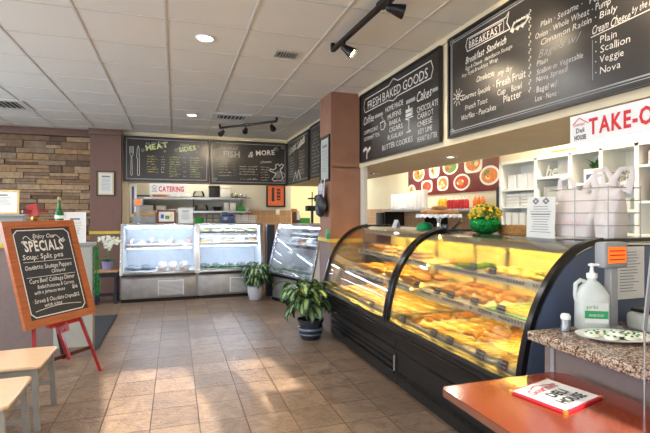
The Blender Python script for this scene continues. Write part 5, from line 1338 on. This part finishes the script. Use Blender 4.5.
t = thing('wall_switch', 'small cream switch plate on the tiled kitchen wall below the orange picture', 'switch', (2.19, 9.975, 1.44)); MB().box(-.045, .045, -.008, .008, -.06, .06, .003).build('plate', 'kitchen_cream', t); MB().box(-.01, .01, -.014, -.008, -.015, .015).build('toggle', 'white_plastic', t)
t = thing('jamb_panel', 'narrow pale window panel beside the end of the kitchen opening', 'panel', (-.72, 8.85, 1.35)); m = MB(); m.box(-.05, .06, -.02, .02, .0, .60); m.build('frame', 'white_plastic', t); m = MB(); m.box(-.02, .02, -.026, -.02, .05, .55); m.build('glass_strip', 'navy', t)
# far room goods behind the sideways case
t = thing('green_tub', 'green tub in the yellow room beyond the sideways case', 'tub', (2.50, 8.9, 1.10)); MB().box(-.10, .10, -.12, .12, 0, .22, .01).build('tub_body', 'green_bin', t)
t = thing('work_counter', 'dark kitchen work counter in the opening beyond the sideways case', 'counter', (2.75, 9.0, 0)); MB().box(-.45, .45, -.3, .3, 1.06, 1.10, .004).build('worktop', 'steel_dull', t); MB().box(-.43, .43, -.28, .28, 0, 1.06).build('cabinet_body', 'steel_dull', t)
t = thing('spray_bottle', 'white bottle with a blue label beside the green tub in the far room', 'bottle', (2.37, 8.86, 1.10)); MB().lathe([(.045, 0), (.048, .02), (.048, .22), (.02, .30), (.02, .34), (.026, .36), (0, .37)], n=16).build('bottle_body', 'white_plastic', t); MB().lathe([(.0485, .06), (.0495, .12), (.0485, .18)], n=16).build('blue_band', 'print_blue', t)
t = thing('coffee_dispenser', 'dark beverage dispenser stack behind the sideways case beside the pillar', 'dispenser', (2.66, 8.85, 1.10)); m = MB(); m.box(-.10, .14, -.10, .10, 0, .09, .006); m.box(-.02, .02, -.03, .03, .09, .40); m.box(-.12, .14, -.10, .10, .36, .47, .01); m.box(-.01, .01, -.01, .01, .47, .75); m.box(-.08, .06, -.05, .05, .60, .63); m.build('body', 'black_metal', t)
obox('storage_jar', 'brown jar beside the white bottle in the far room', 'jar', 2.24, 2.32, 8.8, 8.9, 1.10, 1.50, 'pastry_dark', 1, 'cardboard')
# far room shelf below: ledge behind glass for tubs

# ================================================================== RIGHT KITCHEN
t = thing('prep_shelf', 'long grey shelf along the kitchen wall carrying cups and sauce bottles', 'shelf', (3.68, 5.85, 0))
m = MB(); m.box(-.20, .205, -1.43, 1.45, 1.44, 1.475, .004); m.build('shelf_board', 'steel_dull', t)
for y in (-1.35, 0, 1.35):
    m = MB(); m.box(-.18, .20, y, y + .03, 1.20, 1.44); m.build('bracket', 'black_metal', t)
obox('kitchen_appliance', 'black appliance under the end of the prep shelf', 'appliance', 3.50, 3.85, 7.32, 7.58, .90, 1.43, 'black_plastic')
t = thing('base_counter', 'steel worktop cabinet along the kitchen wall under the prep shelf', 'counter', (3.55, 6.0, 0)); MB().box(-.30, .33, -1.58, 1.62, .86, .90, .004).build('worktop', 'steel', t); MB().box(-.27, .33, -1.58, 1.58, 0, .86).build('cabinet_body', 'steel_dull', t)
t0 = thing('cup_stack', 'x', 'cups'); MB().lathe([(.030, 0), (.036, .02), (.041, .022)] + [(.041 + (.004 if i % 2 else 0), .03 + i * .014) for i in range(16)] + [(.040, .27), (.034, .27), (0, .262)], n=16).build('cups', 'white_plastic', t0)
k = 0
for i in range(10):
    for j in range(1):
        put(t0, (3.66, 6.14 + i * .118, 1.476), 0, 'white paper cup stack on the prep shelf in the block of cup stacks', 'cup stacks on the prep shelf', scale=(1.1, 1.1, .98 + (.14 if i < 4 else 0) + random.uniform(-.03, .02)))
m = MB(); 
def sauce(label, mt, cap): 
    t = thing('sauce_bottle', label, 'bottle'); MB().lathe([(.030, 0), (.033, .01), (.033, .10), (.024, .125), (.012, .13)], n=16).build('bottle_body', mt, t); MB().lathe([(.018, .128), (.018, .14), (.006, .145), (.004, .17), (0, .17)], n=12).build('cap', cap, t); return t
sy, sr, so = sauce('x', 'yellow_bottle', 'yellow_bottle'), sauce('x', 'red_bottle', 'white_plastic'), sauce('x', 'orange_bottle', 'orange_bottle')
for i in range(3): put(sy, (3.66, 5.72 - i * .075, 1.476), 0, 'yellow sauce bottle next to the red ones on the prep shelf', 'yellow sauce bottles')
for i in range(6): put(sr, (3.66, 5.48 - i * .08, 1.476), 0, 'red sauce bottle with a white cap on the prep shelf', 'red sauce bottles')
for i in range(3): put(so, (3.66, 4.90 - i * .075, 1.476), 0, 'orange sauce bottle beside the white shelf unit', 'orange sauce bottles')
obox('dark_upright', 'tall narrow black upright beside the white shelf unit', 'cabinet', 3.58, 3.88, 4.375, 4.41, 1.0, 1.73, 'black_plastic')
# white shelf unit
t = thing('shelf_unit', 'tall white open shelving unit behind the pastry cases', 'shelf unit', (3.6, 3.3, 0))
YB = [4.36, 3.82, 3.38, 3.05, 2.72, 2.30, 1.9]
m = MB()
for y in YB: m.box(0, .29, y - 3.3 - .018, y - 3.3 + .018, 0, 2.0)
m.box(0, .29, YB[-1] - 3.3, YB[0] - 3.3, 1.975, 2.01); m.box(.28, .292, YB[-1] - 3.3, YB[0] - 3.3, 0, 2.0); m.build('carcass', 'shelf_white', t)
SH = {0: (1.69, 1.495, 1.255), 1: (1.79, 1.53, 1.345), 2: (1.70, 1.45, 1.25), 3: (1.685, 1.45, 1.25), 4: (1.815, 1.52, 1.25), 5: (1.75, 1.5, 1.25)}
for i in range(6):
    for z in SH[i]: MB().box(.002, .28, YB[i + 1] - 3.3 + .018, YB[i] - 3.3 - .018, z - .022, z).build('shelf_board', 'shelf_white', t)
MB().box(-.01, .28, YB[-1] - 3.3, YB[0] - 3.3, 1.05, 1.075).build('counter_board', 'shelf_white', t)
def item(f): return f
t0 = thing('takeout_container', 'x', 'container'); MB().box(-.075, .075, -.07, .07, 0, .16, .012).build('container_body', 'white_plastic', t0); MB().box(-.078, .078, -.073, .073, .155, .165, .003).build('lid', 'white_plastic', t0)
for i in range(3): put(t0, (3.74, 4.25 - i * .155, 1.691), 0, 'clear tub on the top shelf of the white unit beside the black upright', 'clear tubs on the unit')
t0 = thing('foam_carton', 'x', 'box'); m = MB(); m.box(-.09, .09, -.11, .11, 0, .035, .01); m.box(-.09, .09, -.11, .11, .037, .07, .01); m.build('carton', 'white_matte', t0)
for i in range(2):
    for j in range(2): put(t0, (3.74, 4.22 - i * .235, 1.496 + j * .072), 0, 'white foam carton stacked on the second shelf of the white unit', 'foam cartons, second shelf')
t0 = thing('paper_bag', 'x', 'bag'); m = MB(); m.box(-.08, .08, -.045, .045, 0, .17, .012); m.build('bag_body', 'white_matte', t0)
for i in range(4): put(t0, (3.72, 4.28 - i * .11, 1.256), .05, 'white folded bag on the third shelf of the white unit', 'white bags on the third shelf')
t = thing('word_ornament', 'white cut-out word ornament reading hello on the white unit', 'ornament', (3.68, 3.76, 1.79))
Qh = Plane((0, 0, 0), (0, -1, 0), (0, 0, 1)); 
for hh in range(5): pass
m = MB()
for hh in (0, .004, .008, .012): text(m, Qh, 'hello', 0, .012, .16, w=1, shear=.35, fit=.30, h=-.01 + hh)
m.box(-.012, .02, -.31, 0, 0, .012); m.build('letters', 'white_plastic', t)
t = thing('tissue_box', 'pale box with a faint pattern below the word ornament', 'box', (3.74, 3.60, 1.531)); MB().box(-.10, .10, -.15, .15, 0, .16, .006).build('box_body', 'grey_panel', t)
t = thing('planter_box', 'small white planter with green leaves and a navy label on the white unit', 'planter', (3.72, 3.20, 1.701)); MB().box(-.06, .06, -.08, .08, 0, .13, .004).build('planter_body', 'white_plastic', t); MB().box(-.063, -.06, -.05, .05, .03, .08).build('navy_label', 'navy', t)
m = MB()
for k in range(26): leaf(m, (random.uniform(-.03, .03), random.uniform(-.05, .05), .13), random.uniform(0, 6.3), random.uniform(.4, 1.4), random.uniform(.06, .13), .035, .9, (0, 0))
m.build('foliage', 'leaf_mid', t)
t = thing('wire_tray', 'silver wire tray on the white unit beside the planter', 'tray', (3.72, 2.88, 1.686)); m = MB()
for z in (.01, .05, .09): m.tube([(-.08, -.12, z), (.08, -.12, z), (.08, .12, z), (-.08, .12, z), (-.08, -.12, z)], .004, 6, False)
for y in [-.12 + .04 * i for i in range(7)]: m.tube([(-.08, y, 0), (-.08, y, .10)], .003, 6)
m.build('wire_body', 'steel', t)
t0 = thing('lidded_jar', 'x', 'jar'); MB().lathe([(.045, 0), (.05, .01), (.05, .10), (.04, .115)], n=16).build('jar_body', 'white_plastic', t0); MB().lathe([(.0505, .03), (.0515, .055), (.0505, .08)], n=16).build('pink_label', 'bag_pink', t0); MB().lathe([(.042, .112), (.044, .13), (0, .132)], n=16).build('lid', 'food_red', t0)
for i in range(2): put(t0, (3.68, 2.62 - i * .11, 1.816), 0, 'white jar with a pink label and red lid on the white unit', 'pink labelled jars')
t = thing('bread_basket', 'brown woven basket on the white unit at the photo edge', 'basket', (3.72, 2.52, 1.521)); m = MB()
for i in range(9): r = .09 + .03 * math.sin(i / 8 * PI); m.tube([(r * .9 * math.cos(a), r * 1.2 * math.sin(a), .01 + i * .02) for a in [k * 2 * PI / 20 for k in range(21)]], .011, 6, False)
m.box(-.06, .06, -.08, .08, 0, .01); m.build('woven_body', 'wicker', t)
t0 = thing('napkin_stack', 'x', 'napkins'); m = MB(); m.box(-.07, .07, -.07, .07, 0, .10, .004); m.build('napkins', 'white_paper', t0)
put(t0, (3.72, 3.2, 1.451), 0, 'stack of white napkins on the shelf below the planter'); put(t0, (3.72, 2.88, 1.451), 0, 'stack of white napkins on the shelf below the wire tray'); put(t0, (3.72, 3.6, 1.346), 0, 'stack of white napkins below the patterned box')
t = thing('cutting_board', 'wooden board and white tray lying on top of the white unit', 'board', (3.72, 3.45, 2.012)); MB().box(-.1, .12, -.10, .18, .012, .035, .004).build('wooden_board', 'orange_box', t); MB().box(-.12, .14, -.2, .2, 0, .012, .003).build('tray', 'white_plastic', t)
t = thing('squeeze_bottle', 'white bottle behind the paper menu on the counter', 'bottle', (2.48, 2.52, ZT)); MB().lathe([(.03, 0), (.034, .01), (.034, .11), (.012, .14), (.01, .17), (0, .17)], n=16).build('bottle_body', 'white_plastic', t)

# ================================================================== CAMERA, WORLD, LIGHTS
cam = bpy.data.cameras.new('camera'); co = bpy.data.objects.new('camera', cam); COL.objects.link(co)
cam.sensor_width = 36; cam.lens = 452 / 650 * 36; cam.shift_y = -3.5 / 650; cam.clip_start = .05
co.location = (0, 0, 1.42); co.rotation_euler = (R(90), 0, R(-18.36)); scn.camera = co
wd = bpy.data.worlds.new('World'); scn.world = wd; wd.use_nodes = True
bg = wd.node_tree.nodes['Background']; bg.inputs[0].default_value = (.72, .84, 1, 1); bg.inputs[1].default_value = 1.6
def light(kind, name, loc, energy, color, rot=(0, 0, 0), **k):
    li = bpy.data.lights.new(name, kind); li.energy = energy; li.color = color
    for a, b in k.items(): setattr(li, a, b)
    o = bpy.data.objects.new(name, li); COL.objects.link(o); o.location = loc; o.rotation_euler = rot
    return o
el, dx = R(20), -.144
d = Vector((dx, 1, 0)).normalized() * math.cos(el) + Vector((0, 0, -math.sin(el)))
s = light('SUN', 'sun', (0, -6, 4), 19.0, (1, .92, .78), angle=R(.8)); s.rotation_euler = d.to_track_quat('-Z', 'Y').to_euler()
# daylight through the windows
for a, b in WINS:
    o = light('AREA', 'window_daylight', ((a + b) / 2, Y0 - .02, 1.35), 20 * (b - a), (.82, .90, 1), (R(90), 0, 0), shape='RECTANGLE', size=(b - a), size_y=2.1)
light('AREA', 'window_daylight', (X0 + .02, 3.75, 1.65), 215, (.70, .84, 1), (0, R(-90), 0), shape='RECTANGLE', size=1.6, size_y=6.3)
for x, y in CAN: light('AREA', 'ceiling_lamp', (x, y, HC - .02), 26, (1, .97, .91), shape='DISK', size=.13)
for x, y in ((2.552, 3.80), (2.60, 5.70), (2.55, 2.2)): light('AREA', 'downlight_lamp', (x, y, 1.96), 5, (1, .93, .82), shape='DISK', size=.08)
# kitchen ceiling lamps
for i, (x, y, e) in enumerate(((.4, 9.45, 26), (3.3, 9.8, 60), (3.42, 6.4, 42), (3.42, 3.2, 52), (3.42, 1.2, 20))):
    t = thing('kitchen_lamp', 'flat white ceiling lamp in the kitchen, hidden behind the beam', 'ceiling light', (x, y, HC), 0, 'kitchen ceiling lamps')
    MB().box(-.3, .3, -.15, .15, -.05, 0).build('housing', 'white_plastic', t)
    light('AREA', 'kitchen_light', (x, y, HC - .06), e, (1, .96, .86), shape='RECTANGLE', size=.55, size_y=.28)
scn.view_settings.view_transform = 'Standard'; scn.view_settings.look = 'None'; scn.view_settings.gamma = 1; scn.view_settings.use_curve_mapping = False
scn.view_settings.exposure = 0.08
scn.cycles.use_denoising = True; scn.cycles.caustics_reflective = False; scn.cycles.caustics_refractive = False
scn.cycles.max_bounces = 8; scn.cycles.transparent_max_bounces = 16; scn.cycles.sample_clamp_indirect = 6
